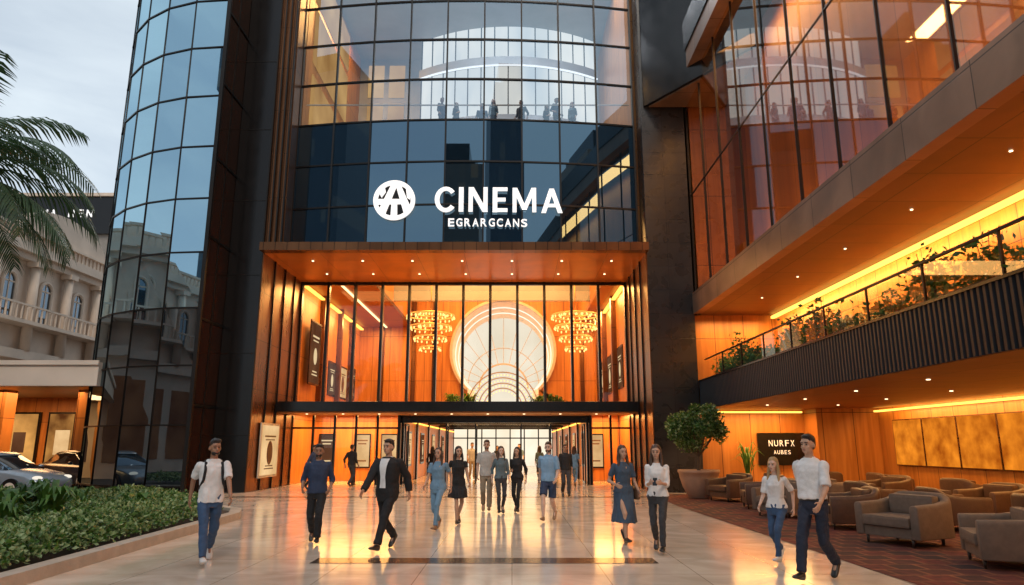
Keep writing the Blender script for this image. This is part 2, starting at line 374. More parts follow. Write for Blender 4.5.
def outp(a):
    c,s_=math.cos(a),math.sin(a); t=1e9
    if c>1e-6:t=min(t,(x1-cx)/c)
    if c<-1e-6:t=min(t,(x0-cx)/c)
    if s_>1e-6:t=min(t,(z1-cz)/s_)
    if s_<-1e-6:t=min(t,(z0-cz)/s_)
    return (cx+c*t,cz+s_*t)
outer=[outp(a) for a in angs2]; outer[0]=(x1,3.4); outer[-1]=(x0,3.4)
for (ix,iz),(ox,oz) in zip(inner,outer): vs+=[(ix,44,iz),(ox,44,oz)]
for i in range(len(inner)-1): fs.append((2*i,2*i+1,2*i+3,2*i+2))
meshobj('lobby_back_wall',vs,fs,m_woodx,B)
# arch is a real deep vault: reveal tunnel, glazed end, glowing rings inside
m_arch=EN('arch_frosted_glass',(.78,.68,.50),(1,.92,.76),1.0,.25)
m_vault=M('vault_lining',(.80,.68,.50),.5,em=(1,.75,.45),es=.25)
AW=empty('arch_window',(cx,44.2,3.5),'large round arched window with radial glazing bars','window')
D2=46.2; sc2=.86
def sh(x,z,k_): return (cx+(x-cx)*k_,5.6+(z-5.6)*k_)
av=[(sh(x,z,sc2)[0],D2,sh(x,z,sc2)[1]) for x,z in inner]
meshobj('window_glazing',av,[tuple(range(len(av)))],m_arch,AW)
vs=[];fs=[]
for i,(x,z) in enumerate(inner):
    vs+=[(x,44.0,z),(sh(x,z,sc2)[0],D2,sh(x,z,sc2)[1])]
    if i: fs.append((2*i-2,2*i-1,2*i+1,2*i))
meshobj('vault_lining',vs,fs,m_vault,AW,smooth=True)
def arc_bar(name,r,wd,y0,y1,mat,par,cz_=cz,cx_=cx,aa=angs):
    vs=[];fs=[]
    for i,a in enumerate(aa):
        c,s_=math.cos(a),math.sin(a)
        vs+=[(cx_+(r-wd)*c,y0,cz_+(r-wd)*s_),(cx_+(r+wd)*c,y0,cz_+(r+wd)*s_),(cx_+(r+wd)*c,y1,cz_+(r+wd)*s_),(cx_+(r-wd)*c,y1,cz_+(r-wd)*s_)]
        if i: p=4*i-4;q=4*i; fs+=[(p+k,p+(k+1)%4,q+(k+1)%4,q+k) for k in range(4)]
    return meshobj(name,vs,fs,mat,par)
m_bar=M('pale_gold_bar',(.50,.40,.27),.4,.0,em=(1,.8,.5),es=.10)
m_rib=E('glowing_rib',(1,.93,.78),1.25)
arc_bar('window_frame',R+.03,.08,43.75,44.0,m_bar,AW)
for yy,kk in((44.75,.955),(45.45,.91)): arc_bar('vault_rib',R*kk-.02,.05,yy,yy+.08,m_rib,AW,cz_=5.6+(cz-5.6)*kk)
half=[pi*i/32 for i in range(33)]
Zi=5.3; R2=R*sc2; cz2=5.6+(cz-5.6)*sc2
for k in range(15):
    a=pi*k/14; c,s_=math.cos(a),math.sin(a); p=V((-s_*.016,0,c*.016))
    oz=Zi-cz2; bq=s_*oz; t=-bq+math.sqrt(max(0,bq*bq-(oz*oz-R2*R2)))
    A=V((cx+1.6*c,D2-.05,Zi+1.6*s_)); Bq=V((cx+t*c,D2-.05,Zi+t*s_)); quad('glazing_bar',[A+p,Bq+p,Bq-p,A-p],m_bar,AW)
arc_bar('glazing_ring',1.6,.05,D2-.1,D2-.02,m_bar,AW,cz_=Zi,aa=half)
arc_bar('glazing_ring',2.3,.02,D2-.1,D2-.02,m_bar,AW,cz_=Zi+.35,aa=half)
SL=empty('string_light_arch',(cx,42.8,3.4),'semicircular arch of small glowing bulbs','light')
g=G()
for r_ in (1.0,1.3,1.6,1.95):
    for k in range(int(r_*16)+1):
        a=pi*k/int(r_*16); g.ell((cx+r_*math.cos(a),42.8,3.9+r_*math.sin(a)),(.045,.045,.045),n=6,m=4)
meshobj('bulbs',g.v,g.f,m_pend,SL)
for rr in (2.12,1.78,1.45,1.15): arc_bar('arch_frame',rr,.03,42.75,42.85,m_gold,SL,cz_=3.9,aa=half)
# posters
m_post=EN('dark_poster_print',(.08,.025,.010),(.17,.07,.03),.9,.8)
m_post2=EN('pale_poster_print',(.62,.34,.13),(1,.66,.32),.95,.9)
m_ink=M('poster_ink',(.08,.04,.02),.6); m_inkl=E('poster_light_ink',(1,.75,.42),.85)
def poster(x,ya,yb,za,zb_,s,mat,label='framed lit film poster on wood wall',fr=None):
    pr=empty('film_poster',(x,(ya+yb)/2,za),label,'poster')
    box('poster_frame',min(x,x+s*.05),max(x,x+s*.05),ya,yb,za,zb_,fr or m_black,pr)
    xx=x+s*.056
    quad('poster_print',[(xx,ya+.09,za+.09),(xx,yb-.09,za+.09),(xx,yb-.09,zb_-.09),(xx,ya+.09,zb_-.09)],mat,pr)
    ink=m_ink if mat is m_post2 else m_inkl; h=zb_-za; wd=yb-ya; xx+=s*.005
    for f0,f1,z0_,z1_ in((.2,.8,.74,.77),(.25,.75,.68,.70),(.3,.7,.2,.22),(.25,.75,.15,.17)):
        quad('poster_lines',[(xx,ya+wd*f0,za+h*z0_),(xx,ya+wd*f1,za+h*z0_),(xx,ya+wd*f1,za+h*z1_),(xx,ya+wd*f0,za+h*z1_)],ink,pr)
    c_=[(xx,ya+wd*(.5+.16*math.cos(a)),za+h*.45+wd*.22*math.sin(a)) for a in [2*pi*i/16 for i in range(16)]]
    quad('poster_emblem',c_,ink,pr)
poster(-9.34,32,33.8,4.4,7.4,1,m_post)
poster(-9.6,36.5,38,4.2,6.0,1,m_post); poster(-9.6,38.6,40.6,4.2,6.0,1,m_post2); poster(-9.6,41.4,42.8,4.3,6.2,1,m_post)
for ya,yb in((32.6,34.2),(36,37.8),(39,40.7)): poster(5.2,ya,yb,4.3,6.3,-1,m_post)
poster(-9.50,26.9,29.0,.45,2.5,1,m_post2,'tall lit poster in pale frame beside the entrance',m_cream)
NM=12
for i in range(NM+1):
    x=-9.52+(14.64)*i/NM; box('lobby_mullion',x-.06,x+.06,30.90,31.12,3.42,8.9,m_black,B)
    if i<NM: quad('lobby_pane',[(x+.06,31.03,3.42),(x+1.22-.06,31.03,3.42),(x+1.22-.06,31.03,8.9),(x+.06,31.03,8.9)],m_lob,B)
box('lobby_transom',-9.56,5.16,30.94,31.1,3.4,3.52,m_black,B); box('lobby_head',-9.56,5.16,30.94,31.1,8.76,8.9,m_black,B)
box('entrance_canopy',-9.49,5.09,28.4,31.1,2.98,3.38,m_black,B,bev=.02)
box('entrance_canopy_soffit',-9.45,5.05,28.5,31.0,2.93,2.975,m_woodc,B)
for xa,xb,nn in((-9.56,-4.9,5),(3.4,5.16,2)):
    for i in range(nn+1):
        x=xa+(xb-xa)*i/nn; box('shopfront_mullion',x-.05,x+.05,30.9,31.0,0,2.93,m_black,B)
        if i<nn:
            wq=(xb-xa)/nn; quad('shopfront_pane',[(x+.05,30.95,.1),(x+wq-.05,30.95,.1),(x+wq-.05,30.95,2.9),(x+.05,30.95,2.9)],m_lob,B)
    box('shopfront_transom',xa,xb,30.91,30.99,2.35,2.43,m_black,B)
    box('shop_back_wall',xa,xb,34.5,34.7,0,3.1,m_woodx,B)
box('passage_wall',-5.0,-4.9,31.1,60,0,3.1,m_woody,B)
box('passage_wall',3.4,3.5,31.1,60,0,3.1,m_woody,B)
box('passage_ceiling',-4.9,3.4,44,60,3.0,3.2,m_woodc,B)
box('passage_beam',-4.9,3.4,31.2,31.45,2.62,2.93,m_black,B)
for y in (31.3,36,41,47,53):
    for x in (-4.85,3.27): box('passage_column',x,x+.1,y,y+.25,0,2.95,m_black,B)
for y in (36,41,47,53): box('passage_beam',-4.75,3.27,y,y+.2,2.82,2.98,m_black,B)
for x in (-3.6,-1.8,0,1.8):
    for y in (33,34.5,38.5,43,45,49.5): box('ceiling_light',x-.35,x+.35,y,y+.12,2.93,2.97,m_cove2,B)
for x in(-4.88,3.3): box('passage_cove',x,x+.08,31.6,59.5,2.72,2.78,m_cove,B)
for k,y in enumerate((33.2,38.2,43.6,49.6)):
    poster(-4.9,y,y+1.4,.7,2.3,1,(m_post2,m_post)[k%2]); poster(3.4,y,y+1.4,.7,2.3,-1,(m_post,m_post2)[k%2])
m_day=EN('painted_exit_daylight',(.85,.70,.50),(1,.90,.72),1.15,.4)  # emission stands in for daylight at the far end of the passage
quad('exit_daylight_panel',[(-4.9,60,0),(3.4,60,0),(3.4,60,3.1),(-4.9,60,3.1)],m_day,B)
for i in range(8): x=-4.9+8.3*i/7; box('exit_mullion',x-.05,x+.05,59.8,59.95,0,3.0,m_black,B)
box('exit_transom',-4.9,3.4,59.8,59.94,2.2,2.3,m_black,B)
for x in(-4.7,-2.9,-1.6,.4,1.7,3.2):
    box('entrance_door_rail',x-.03,x+.03,31.45,32.5,0.02,.12,m_black,B)
    box('entrance_door_rail',x-.03,x+.03,31.45,32.5,2.5,2.6,m_black,B); box('entrance_door_stile',x-.03,x+.03,31.45,31.53,.12,2.5,m_black,B); box('entrance_door_stile',x-.03,x+.03,32.42,32.5,.12,2.5,m_black,B)
for x in(-8.9,-7.2,-5.9,4.0):
    pr=empty('film_poster',(x,34.45,.5),'lit film poster on the back wall of a shopfront','poster')
    box('poster_frame',x-.4,x+.4,34.42,34.48,.6,2.2,m_black,pr); quad('poster_print',[(x-.35,34.41,.66),(x+.35,34.41,.66),(x+.35,34.41,2.14),(x-.35,34.41,2.14)],m_post2 if x>-8 else m_post,pr)
    ik_=m_ink if x>-8 else m_inkl
    for z_,hw in((1.85,.26),(1.7,.2),(.9,.22)): box('poster_lines',x-hw,x+hw,34.40,34.405,z_,z_+.06,ik_,pr)
for x in (-8,-6,-4,-2,0,2,4):
    for y in (27.2,29.4): cyl('downlight',(x,y),.045,.045,8.88,8.895,m_dl,B,12)
for x in [-8.5+i*1.5 for i in range(9)]: cyl('downlight',(x,29.4),.05,.05,2.915,2.928,m_dl,B,12)
OC=(1,.51,.15)
area('lobby_light',(-1,37.5,12.1),(0,0,0),9,10,3500,OC)
area('lobby_side_light',(-8.2,37.5,8.9),(0,0,0),.8,11,850,OC)
area('lobby_side_light_b',(4.7,37.5,8.9),(0,0,0),.5,11,520,OC)
area('shop_light',(-7.2,32.8,3.0),(0,0,0),4,2.6,480,OC)
area('shop_light_b',(4.3,32.8,3.0),(0,0,0),1.4,2.6,240,OC)
area('passage_light',(-.7,38,2.95),(0,0,0),6,11,850,(1,.55,.2))
area('passage_light_b',(-.7,52,2.95),(0,0,0),6,12,620,(1,.6,.26))
area('portal_light',(-2.2,28.2,8.85),(0,0,0),12,2.4,500,OC)
area('added_portal_fill',(-2.2,29.6,3.45),(pi,0,0),12,1.2,560,(1,.42,.08))  # unseen lamp added above the canopy to brighten the soffit

# sign built from strokes
S=empty('cinema_sign',(-1.6,26,9.9),'white illuminated lettering and round emblem on dark glass','sign')
def strokes(name,segs,ox,oz,yf=25.87,th_=.05,par=S,mat=m_whitesign):
    vs=[];fs=[]
    for q,poly in enumerate(segs):
        b=len(vs); k=len(poly); y0=yf-.002*q; y1=yf+th_+.001*q
        vs+=[(ox+x,y0,oz+z) for x,z in poly]+[(ox+x,y1,oz+z) for x,z in poly]
        fs+=[tuple(range(b,b+k)),tuple(range(b+2*k-1,b+k-1,-1))]+[(b+i,b+(i+1)%k,b+k+(i+1)%k,b+k+i) for i in range(k)]
    return meshobj(name,vs,fs,mat,par)
def rect(x0,x1,z0,z1): return [(x0,z0),(x1,z0),(x1,z1),(x0,z1)]
def diag(xa,za,xb,zb_,w_): return [(xa,za),(xa+w_,za),(xb+w_,zb_),(xb,zb_)]
def ringpoly(a0_,a1_,rx,rz,wx,wz,cx_,cz_):
    segs=[];N_=18
    for i in range(N_):
        a=math.radians(a0_+(a1_-a0_)*i/N_); b=math.radians(a0_+(a1_-a0_)*(i+1)/N_)
        segs.append([(cx_+rx*math.cos(a),cz_+rz*math.sin(a)),(cx_+rx*math.cos(b),cz_+rz*math.sin(b)),(cx_+(rx-wx)*math.cos(b),cz_+(rz-wz)*math.sin(b)),(cx_+(rx-wx)*math.cos(a),cz_+(rz-wz)*math.sin(a))])
    return segs
LET={'C':(.84,ringpoly(40,320,.48,.52,.20,.15,.48,.5)),
 'I':(.22,[rect(.0,.20,0,1)]),
 'N':(.84,[rect(.0,.18,0,1),rect(.64,.82,0,1),diag(.0,1,.60,0,.22)]),
 'E':(.66,[rect(.0,.20,0,1),rect(.0,.64,0,.14),rect(.0,.64,.86,1),rect(.0,.56,.43,.57)]),
 'M':(1.04,[rect(.0,.17,0,1),rect(.85,1.02,0,1),diag(.0,1,.41,.12,.20),diag(.82,1,.41,.12,.20)]),
 'A':(.92,[diag(.0,0,.36,1,.20),diag(.72,0,.36,1,.20),rect(.18,.74,.24,.37)])}
tot=sum(LET[c][0] for c in 'CINEMA'); gap=.20; sc_=5.0/(tot+gap*5); xx=-3.02
for ch in 'CINEMA':
    wd,sg=LET[ch]; strokes('letter',[[(x*sc_,z) for x,z in p] for p in sg],xx,10.55,yf=fy(xx+wd*sc_/2)-.17); xx+=(wd+gap)*sc_
for i_,ch in enumerate('EGRARGCANS'):
    xw=-2.36+i_*.315; text('letter',ch,.235,.32,.05,m_whitesign,(xw,fy(xw)-.14,9.95),0,S,off=.012)
ex,ez=-4.62,11.05; ey=fy(ex)-.19
full=[2*pi*i/48 for i in range(49)]
quad('emblem_disc',[(ex+.78*math.cos(a),ey+.10,ez+.78*math.sin(a)) for a in full[:-1]],m_black,S)
arc_bar('emblem_ring',.735,.085,ey,ey+.08,m_whitesign,S,cz_=ez,cx_=ex,aa=full)
strokes('emblem_shape',[
 [(-.12,.68),(.12,.68),(-.34,-.60),(-.60,-.42)],
 [(.02,.68),(.22,.68),(.66,-.30),(.40,-.56)],
 [(-.66,.04),(.42,.04),(.50,-.16),(-.64,-.18)],
 [(-.10,-.14),(.12,-.14),(.14,-.70),(-.12,-.70)],
 [(-.62,.34),(-.40,.58),(-.34,.34),(-.50,.10)],
 [(.44,.54),(.62,.32),(.62,.02),(.50,.10)]],ex,ez,yf=ey)

# ---------------------------------------------------------------- glass tower on the left
T=empty('glass_tower',(-10.9,30.2,0),'curved blue glass tower with black mullion grid','building')
tcx,tcy,tr=-10.9,30.2,6.2
NC=8; TR=[.3+i*2.02 for i in range(13)]
angT=[math.radians(270-100*i/NC) for i in range(NC+1)]
pt=[(tcx+tr*math.cos(a),tcy+tr*math.sin(a)) for a in angT]
for i in range(NC):
    for j in range(12):
        (xa,ya),(xb,yb)=pt[i],pt[i+1]; t=random.uniform(-.008,.008)
        quad('glass_pane',[(xa+t,ya,TR[j]),(xb-t,yb,TR[j]),(xb-t,yb+t,TR[j+1]),(xa+t,ya-t,TR[j+1])],m_towd if j<2 or (j<3 and i<4) else m_tower,T)
for x,y in pt:
    cyl('mullion',(x,y),.035,.035,0,24.6,m_mull,T,6)
for z in TR:
    vs=[];fs=[]
    for i,a in enumerate(angT):
        for r_,dz in((tr-.06,-.025),(tr+.04,-.025),(tr+.04,.025),(tr-.06,.025)): vs.append((tcx+r_*math.cos(a),tcy+r_*math.sin(a),z+dz))
        if i: p=4*i-4;q=4*i; fs+=[(p+k,p+(k+1)%4,q+(k+1)%4,q+k) for k in range(4)]
    meshobj('transom',vs,fs,m_mull,T)
prism('core',[(tcx-.02,24.4)]+[(tcx+(tr-.35)*math.cos(a),tcy+(tr-.35)*math.sin(a)) for a in angT]+[(tcx-.02,36)],0,24.5,m_black,T)
for j in range(8):
    z=j*3; quad('side_pane',[(-10.89,24.05,z+.06),(-10.89,25.98,z+.06),(-10.89,25.98,z+2.94),(-10.89,24.05,z+2.94)],m_side,T)
    box('side_transom',-10.92,-10.85,24.02,25.99,z-.04,z+.04,m_mull,T)
box('corner_mullion',-10.95,-10.82,23.93,24.06,0,24.6,m_mull,T)
box('side_mullion',-10.91,-10.86,24.95,25.0,0,24.6,m_mull,T)

# ---------------------------------------------------------------- right building
Rb=empty('gallery_wing',(10,16,0),'bronze wing with tall glazing, planted balcony and open lounge','building')
Y0,Y1=-4,26
for k in range(15):
    y=Y0+2*k
    for za,zc in((7.3,11.2),(11.2,15.6)):
        t=random.uniform(-.005,.005)
        quad('glass_pane',[(7+t,y,za),(7-t,y+2,za),(7-t,y+2,zc),(7+t,y,zc)],m_rg,Rb)
for k in range(16):
    y=Y0+2*k; box('mullion',6.97,7.05,y-.018,y+.018,7.3,15.6,m_mull,Rb)
box('transom',6.98,7.04,Y0,Y1,11.185,11.215,m_mull,Rb)
box('fascia',6.85,7.15,Y0,Y1,6.5,7.3,m_fascia,Rb)
box('head_fascia',6.6,7.1,Y0,Y1,15.6,16.3,m_fascia,Rb)
box('roof_block',6.55,16,Y0,Y1-.01,16.31,17.5,m_black,Rb)
prism('cantilever_block',[(5.3,25.96),(8.3,21.5),(12,21.5),(12,25.96)],15.0,24,m_black,Rb)
prism('cantilever_soffit',[(5.5,25.9),(8.3,21.7),(8.8,21.7),(8.8,25.9)],14.94,14.99,m_fascia,Rb)
box('upper_soffit',7.15,13.3,Y0,26.6,6.5,6.62,m_ceil,Rb)
box('upper_floor',7.15,13.3,Y0,26.6,7.15,7.3,m_ceil,Rb)
m_amb=P('amber_lit_wood',(.50,.235,.075),(.38,.17,.05),(.12,.045,.015),2.0,8.4,'yz',.35,0,.012,gs=.35,grain=(2,.15,1),dark=(.30,.25,.20))
box('upper_screen_wall',8.6,8.8,Y0,26.0,7.31,16,m_amb,Rb)
box('upper_end_wall',7.1,13.3,26.0,26.3,7.3,16,m_woodx,Rb)
box('balcony_back_wall',10.0,10.2,Y0,26.29,3.95,6.5,m_woody,Rb)
box('balcony_end_wall',6.95,13.2,26.3,26.6,0,6.5,m_woodx,Rb)
box('cove_light',9.84,9.98,Y0,26.2,6.36,6.45,m_cove,Rb)
box('balcony_floor',7.0,13.2,Y0,26.29,3.05,3.9,m_ceil,Rb)
vs=[];fs=[];y=Y0
prof=[]
while y<26.1:
    prof+=[(6.93,y),(6.93,y+.06),(6.98,y+.08),(6.98,y+.12)]; y+=.14
for x,y in prof: vs+=[(x,y,2.95),(x,y,3.95)]
for i in range(len(prof)-1): fs.append((2*i,2*i+2,2*i+3,2*i+1))
meshobj('ribbed_band',vs,fs,M('ribbed_black',(.015,.016,.020),.4,.2),Rb)
box('band_cap',6.9,7.3,Y0,26.28,3.95,4.0,m_black,Rb)
box('lounge_ceiling',6.99,13.2,Y0,26.28,2.94,3.04,m_woodc,Rb)
box('lounge_back_wall',13.0,13.2,Y0,25.2,0,2.94,m_woody,Rb)
box('lounge_pier',10.8,13.2,25.2,26.28,0,2.94,m_woodx,Rb)
box('cove_light',12.8,12.95,Y0,25.1,2.8,2.86,m_cove,Rb)
box('cove_light',7.4,10.7,26.15,26.25,2.82,2.88,m_cove,Rb)
for y in range(2,26,3):
    for x in(8.3,10.6): cyl('downlight',(x,y),.04,.04,2.925,2.938,m_dl,Rb,12)
for y in range(2,26,3): cyl('downlight',(8.4,y),.03,.03,6.485,6.498,m_dl,Rb,12)
for k in range(15):
    y=Y0+2*k
    quad('railing_pane',[(7.25,y+.04,4.02),(7.25,y+1.96,4.02),(7.25,y+1.96,4.75),(7.25,y+.04,4.75)],m_lob,Rb)
    box('railing_post',7.23,7.27,y-.02,y+.02,4.0,4.8,m_mull,Rb)
box('handrail',7.22,7.28,Y0,26.2,4.78,4.82,m_mull,Rb)
m_art=EN('glowing_onyx_art',(.36,.07,.004),(1.0,.30,.02),1.0,1.7)
for k in range(9):
    y=24.2-1.75*k
    pr=empty('wall_art_panel',(12.97,y-.8,1.05),'backlit amber textured art panel on wood wall','art panel','row of amber art panels')
    box('panel_edge',12.93,12.99,y-1.72,y,1.0,2.5,m_bronze,pr); quad('panel_face',[(12.925,y-1.69,1.03),(12.925,y-.03,1.03),(12.925,y-.03,2.47),(12.925,y-1.69,2.47)],m_art,pr)
pr=empty('lounge_poster',(9.9,26.2,.95),'black poster with white lettering on amber wall','poster')
box('poster_board',9.0,10.72,26.2,26.28,.95,2.1,m_black,pr)
m_ptxt=M('poster_lettering',(.8,.75,.65),.5,em=(1,.9,.75),es=.5)
for i_,ch in enumerate('NURFX'): text('letter',ch,.14,.22,.01,m_ptxt,(9.46+i_*.2,26.18,1.62),0,pr)
for i_,ch in enumerate('AUBES'): text('letter',ch,.09,.14,.01,m_ptxt,(9.60+i_*.13,26.18,1.34),0,pr)
area('lounge_light',(12.3,12,2.85),(0,math.radians(-25),0),.5,24,650,OC)
area('lounge_light_b',(9.3,14,2.9),(0,0,0),.25,22,420,(1,.57,.22))
area('balcony_light',(9.3,12,6.35),(0,math.radians(-35),0),.25,26,950,(1,.47,.10))
area('upper_wing_light',(7.8,12,15.5),(0,0,0),.8,26,1200,(1,.56,.22))
area('upper_wing_uplight',(7.8,12,7.4),(pi,0,0),.5,26,700,(1,.50,.15))
area('end_wall_light',(8.5,25.4,6.3),(0,0,0),2.4,.3,150,OC)
area('end_wall_light_b',(8.9,25.5,2.8),(0,0,0),2.8,.3,130,OC)

# ---------------------------------------------------------------- left canopy building
L=empty('shopping_arcade',(-22,30,0),'low arcade with pale canopy and warm lit shopfronts','building')
box('canopy_fascia',-26.9,-14.95,25.3,25.6,3.75,4.6,m_white2,L)
box('canopy_lip',-26.9,-14.93,25.22,25.3,4.5,4.66,m_white2,L)
box('canopy_roof',-26.9,-15.6,25.6,36,4.2,4.55,m_white2,L)
box('canopy_soffit',-26.9,-15.6,25.6,36,4.0,4.19,m_woodc,L)
for x in (-26,-22.2,-18.4):
    box('arcade_column',x-.35,x+.35,30.5,31.2,0,4.0,m_woodx,L)
box('shop_wall',-26.9,-14,36,36.3,0,4.2,m_woodx,L)
m_disp=EN('shop_display',(.10,.03,.008),(.85,.40,.10),.95,.6)
for k,x in enumerate((-25.2,-22,-18.8,-15.9)):
    box('shop_window_frame',x-1.4,x+1.4,35.85,35.99,.3,3.3,m_black,L)
    quad('shop_window',[(x-1.3,35.84,.4),(x+1.3,35.84,.4),(x+1.3,35.84,3.2),(x-1.3,35.84,3.2)],m_disp,L)
    box('shop_poster',x-.9,x-.2,35.78,35.83,1.2,2.4,m_post2,L); box('shop_poster',x+.2,x+.8,35.78,35.83,1.3,2.3,m_post,L)
    box('window_bar',x-.03,x+.03,35.76,35.84,.3,3.3,m_black,L)
for x in range(-26,-16,3): cyl('downlight',(x,28),.1,.1,3.98,3.995,m_dl,L,12)
area('arcade_light',(-22,31.5,3.9),(0,0,0),7,4,800,(1,.52,.2))
C=empty('rooftop_sign_building',(-34,52,0),'dark office block with white lettering along its roof band','building')
box('office_wall',-50,-22,52,64,0,17.6,M('grey_render',(.30,.27,.24),.7),C)
box('roof_band',-50.2,-21.8,51.7,64,17.6,20.6,m_black,C); box('roof_coping',-50.4,-21.6,51.5,64,20.6,20.85,m_white,C)
for z in range(2,17,3): box('window_row',-49,-23,51.94,51.99,z,z+1.8,m_dwin,C)
for i_,ch in enumerate('MA NEN'):
    if ch!=' ': text('letter',ch,.52 if ch=='M' else .42,.6,.08,m_whitesign,(-36.2+i_*.70,51.6,18.9),0,C)
D=empty('classical_building',(-27,16,0),'cream classical building with columns, arched windows and balustrade','building')
HC=12.0
box('facade_wall',-44,-27,-14,49,0,HC,m_white,D); box('cornice',-44,-26.3,-14.4,49.4,HC,HC+.5,m_white,D); box('cornice',-44,-26.6,-14.2,49.2,HC-.35,HC,m_white,D); box('cornice',-44,-26.5,-14.2,49.2,6.2,6.7,m_white,D); box('balustrade_rail',-26.8,-26.5,-14.2,49.2,HC+1.15,HC+1.3,m_white,D); box('parapet',-44,-27.4,-14,49,HC+.5,HC+1.5,m_white,D)
box('balcony_slab',-26.98,-25.9,-14,49,8.0,8.2,m_white,D); box('balcony_rail',-26.0,-25.9,-14,49,8.95,9.05,m_white,D)
for zz_,xx_,nm_ in((HC+.5,-26.65,'roof_balusters'),(8.2,-25.95,'balcony_balusters')):
    g=G()
    for k in range(158): yb_=-14+.4*k; g.cap((xx_,yb_,zz_),(xx_,yb_,zz_+.7),.065,.05,n=6)
    meshobj(nm_,g.v,g.f,m_white,D)
vs=[];fs=[];NP=20
for i in range(NP+1):
    a=pi*i/NP; yy=40.5-4*math.cos(a); zz=HC+1.3+1.7*math.sin(a)
    vs+=[(-26.7,yy,HC+.6),(-26.7,yy,zz),(-27.3,yy,zz),(-27.3,yy,HC+.6)]
    if i: p=4*i-4;q=4*i; fs+=[(p+k,p+(k+1)%4,q+(k+1)%4,q+k) for k in range(4)]
meshobj('curved_pediment',vs,fs,m_white,D)
def arch_win(x,y,w_,za,zc):
    pts=[(x,y-w_/2,za),(x,y+w_/2,za)]+[(x,y+w_/2*math.cos(a),zc+w_/2*math.sin(a)) for a in [pi*i/10 for i in range(11)]]
    quad('window',pts,m_dwin,D)
    g=G(); pp=[V((x+.05,y+w_/2*math.cos(a)*1.1,zc+w_/2*math.sin(a)*1.1)) for a in [pi*i/10 for i in range(11)]]
    pp=[V((x+.05,y+w_/2*1.1,za))]+pp+[V((x+.05,y-w_/2*1.1,za))]
    for a,b in zip(pp,pp[1:]): g.cap(a,b,.10,.10,n=6)
    meshobj('window_surround',g.v,g.f,m_white,D)
    box('window_bar',x,x+.03,y-.03,y+.03,za,zc+w_/2,m_white,D); box('window_bar',x,x+.03,y-w_/2,y+w_/2,zc-.04,zc+.04,m_white,D)
for k in range(21):
    y=-13+3*k; cyl('column',(-26.65,y),.28,.24,6.7,HC-.35,m_white,D,14); box('column_cap',-26.98,-26.3,y-.34,y+.34,HC-.65,HC-.36,m_white,D)
    arch_win(-26.96,y+1.5,.95,8.3,10.3)
    box('shop_window',-27,-26.95,y+.4,y+2.6,.8,5.2,m_post,D)
def citymat(name,wall,lit,w_,h_,axes,th,es):
    m,n,o=nt(name); p=n.nodes.new('ShaderNodeBsdfPrincipled'); n.links.new(p.outputs[0],o.inputs[0])
    b=n.nodes.new('ShaderNodeTexBrick'); b.offset=0; b.inputs['Scale'].default_value=1; b.inputs['Brick Width'].default_value=w_; b.inputs['Row Height'].default_value=h_
    b.inputs['Mortar Size'].default_value=.45; b.inputs['Color1'].default_value=(0,0,0,1); b.inputs['Color2'].default_value=(1,1,1,1); b.inputs['Mortar'].default_value=(0,0,0,1); b.inputs['Bias'].default_value=th
    n.links.new(coords(n,axes+{'xz':'y','yz':'x'}[axes]),b.inputs['Vector'])
    p.inputs['Base Color'].default_value=(*wall,1); p.inputs['Roughness'].default_value=.4
    p.inputs['Emission Color'].default_value=(*lit,1)
    mm=n.nodes.new('ShaderNodeMath'); mm.operation='MULTIPLY'; mm.inputs[1].default_value=es
    n.links.new(b.outputs['Color'],mm.inputs[0]); n.links.new(mm.outputs[0],p.inputs['Emission Strength']); return m
cm=[citymat('city_facade_a',(.14,.10,.075),(1,.5,.15),2.0,3.4,'xz',-.5,.3),citymat('city_facade_b',(.05,.07,.10),(1,.7,.35),1.7,3.8,'xz',-.7,.25)]
for k,(x,y,wx,wy,h,mi,lb) in enumerate([(-50,-46,14,16,60,1,'dark office tower with few lit windows'),(-12,-62,13,14,47,0,'brown tower with warm lit windows'),(9,-58,10,12,60,1,'slim dark tower with lit windows'),(36,-50,15,15,46,0,'broad brown tower block with lit windows')]):
    c=empty('city_tower',(x,y,0),lb,'building')
    box('tower_shaft',x-wx/2,x+wx/2,y-wy/2,y+wy/2,0,h,cm[mi],c); box('tower_crown',x-wx/2+1.5,x+wx/2-1.5,y-wy/2+1.5,y+wy/2-1.5,h,h+4,m_black,c); box('tower_podium',x-wx/2-1,x+wx/2+1,y-wy/2-1,y+wy/2+1,0,6,m_cream,c)

# ---------------------------------------------------------------- chandeliers
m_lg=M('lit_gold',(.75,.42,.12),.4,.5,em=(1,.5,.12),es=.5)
def chand(x,y,z):
    c=empty('chandelier',(x,y,z),'tall tiered golden chandelier with glowing glass petals','chandelier','chandeliers in the lobby')
    cyl('rod',(x,y),.03,.03,z-.9,12.2,m_gold,c,8)
    g=G(); T5=((1.25,.85,26),(.8,.95,16),(1.1,.25,22),(.6,.36,12),(.85,-.32,18),(.55,-.85,12))
    for r_,zz,nn in T5:
        for k in range(nn):
            a=2*pi*k/nn+r_; rot=Euler((random.uniform(-.3,.3),random.uniform(-.3,.3),a)).to_matrix()
            g.ell((x+r_*math.cos(a),y+r_*math.sin(a),z+zz+random.uniform(-.03,.03)),(.045,.045,.08),rot,n=6,m=5)
    meshobj('glass_petals',g.v,g.f,m_pend,c,smooth=True)
    g=G()
    for r_,zz,nn in T5:
        p=[V((x+r_*math.cos(2*pi*k/24),y+r_*math.sin(2*pi*k/24),z+zz+.12)) for k in range(25)]
        for k in range(24): g.cap(p[k],p[k+1],.035,.035,n=6)
        for k in range(0,24,4): g.cap((x,y,z+zz+.26),p[k],.015,.015,n=6)
    meshobj('frame',g.v,g.f,m_lg,c)
chand(-4.3,36.5,7.4); chand(3.35,36.5,7.4)

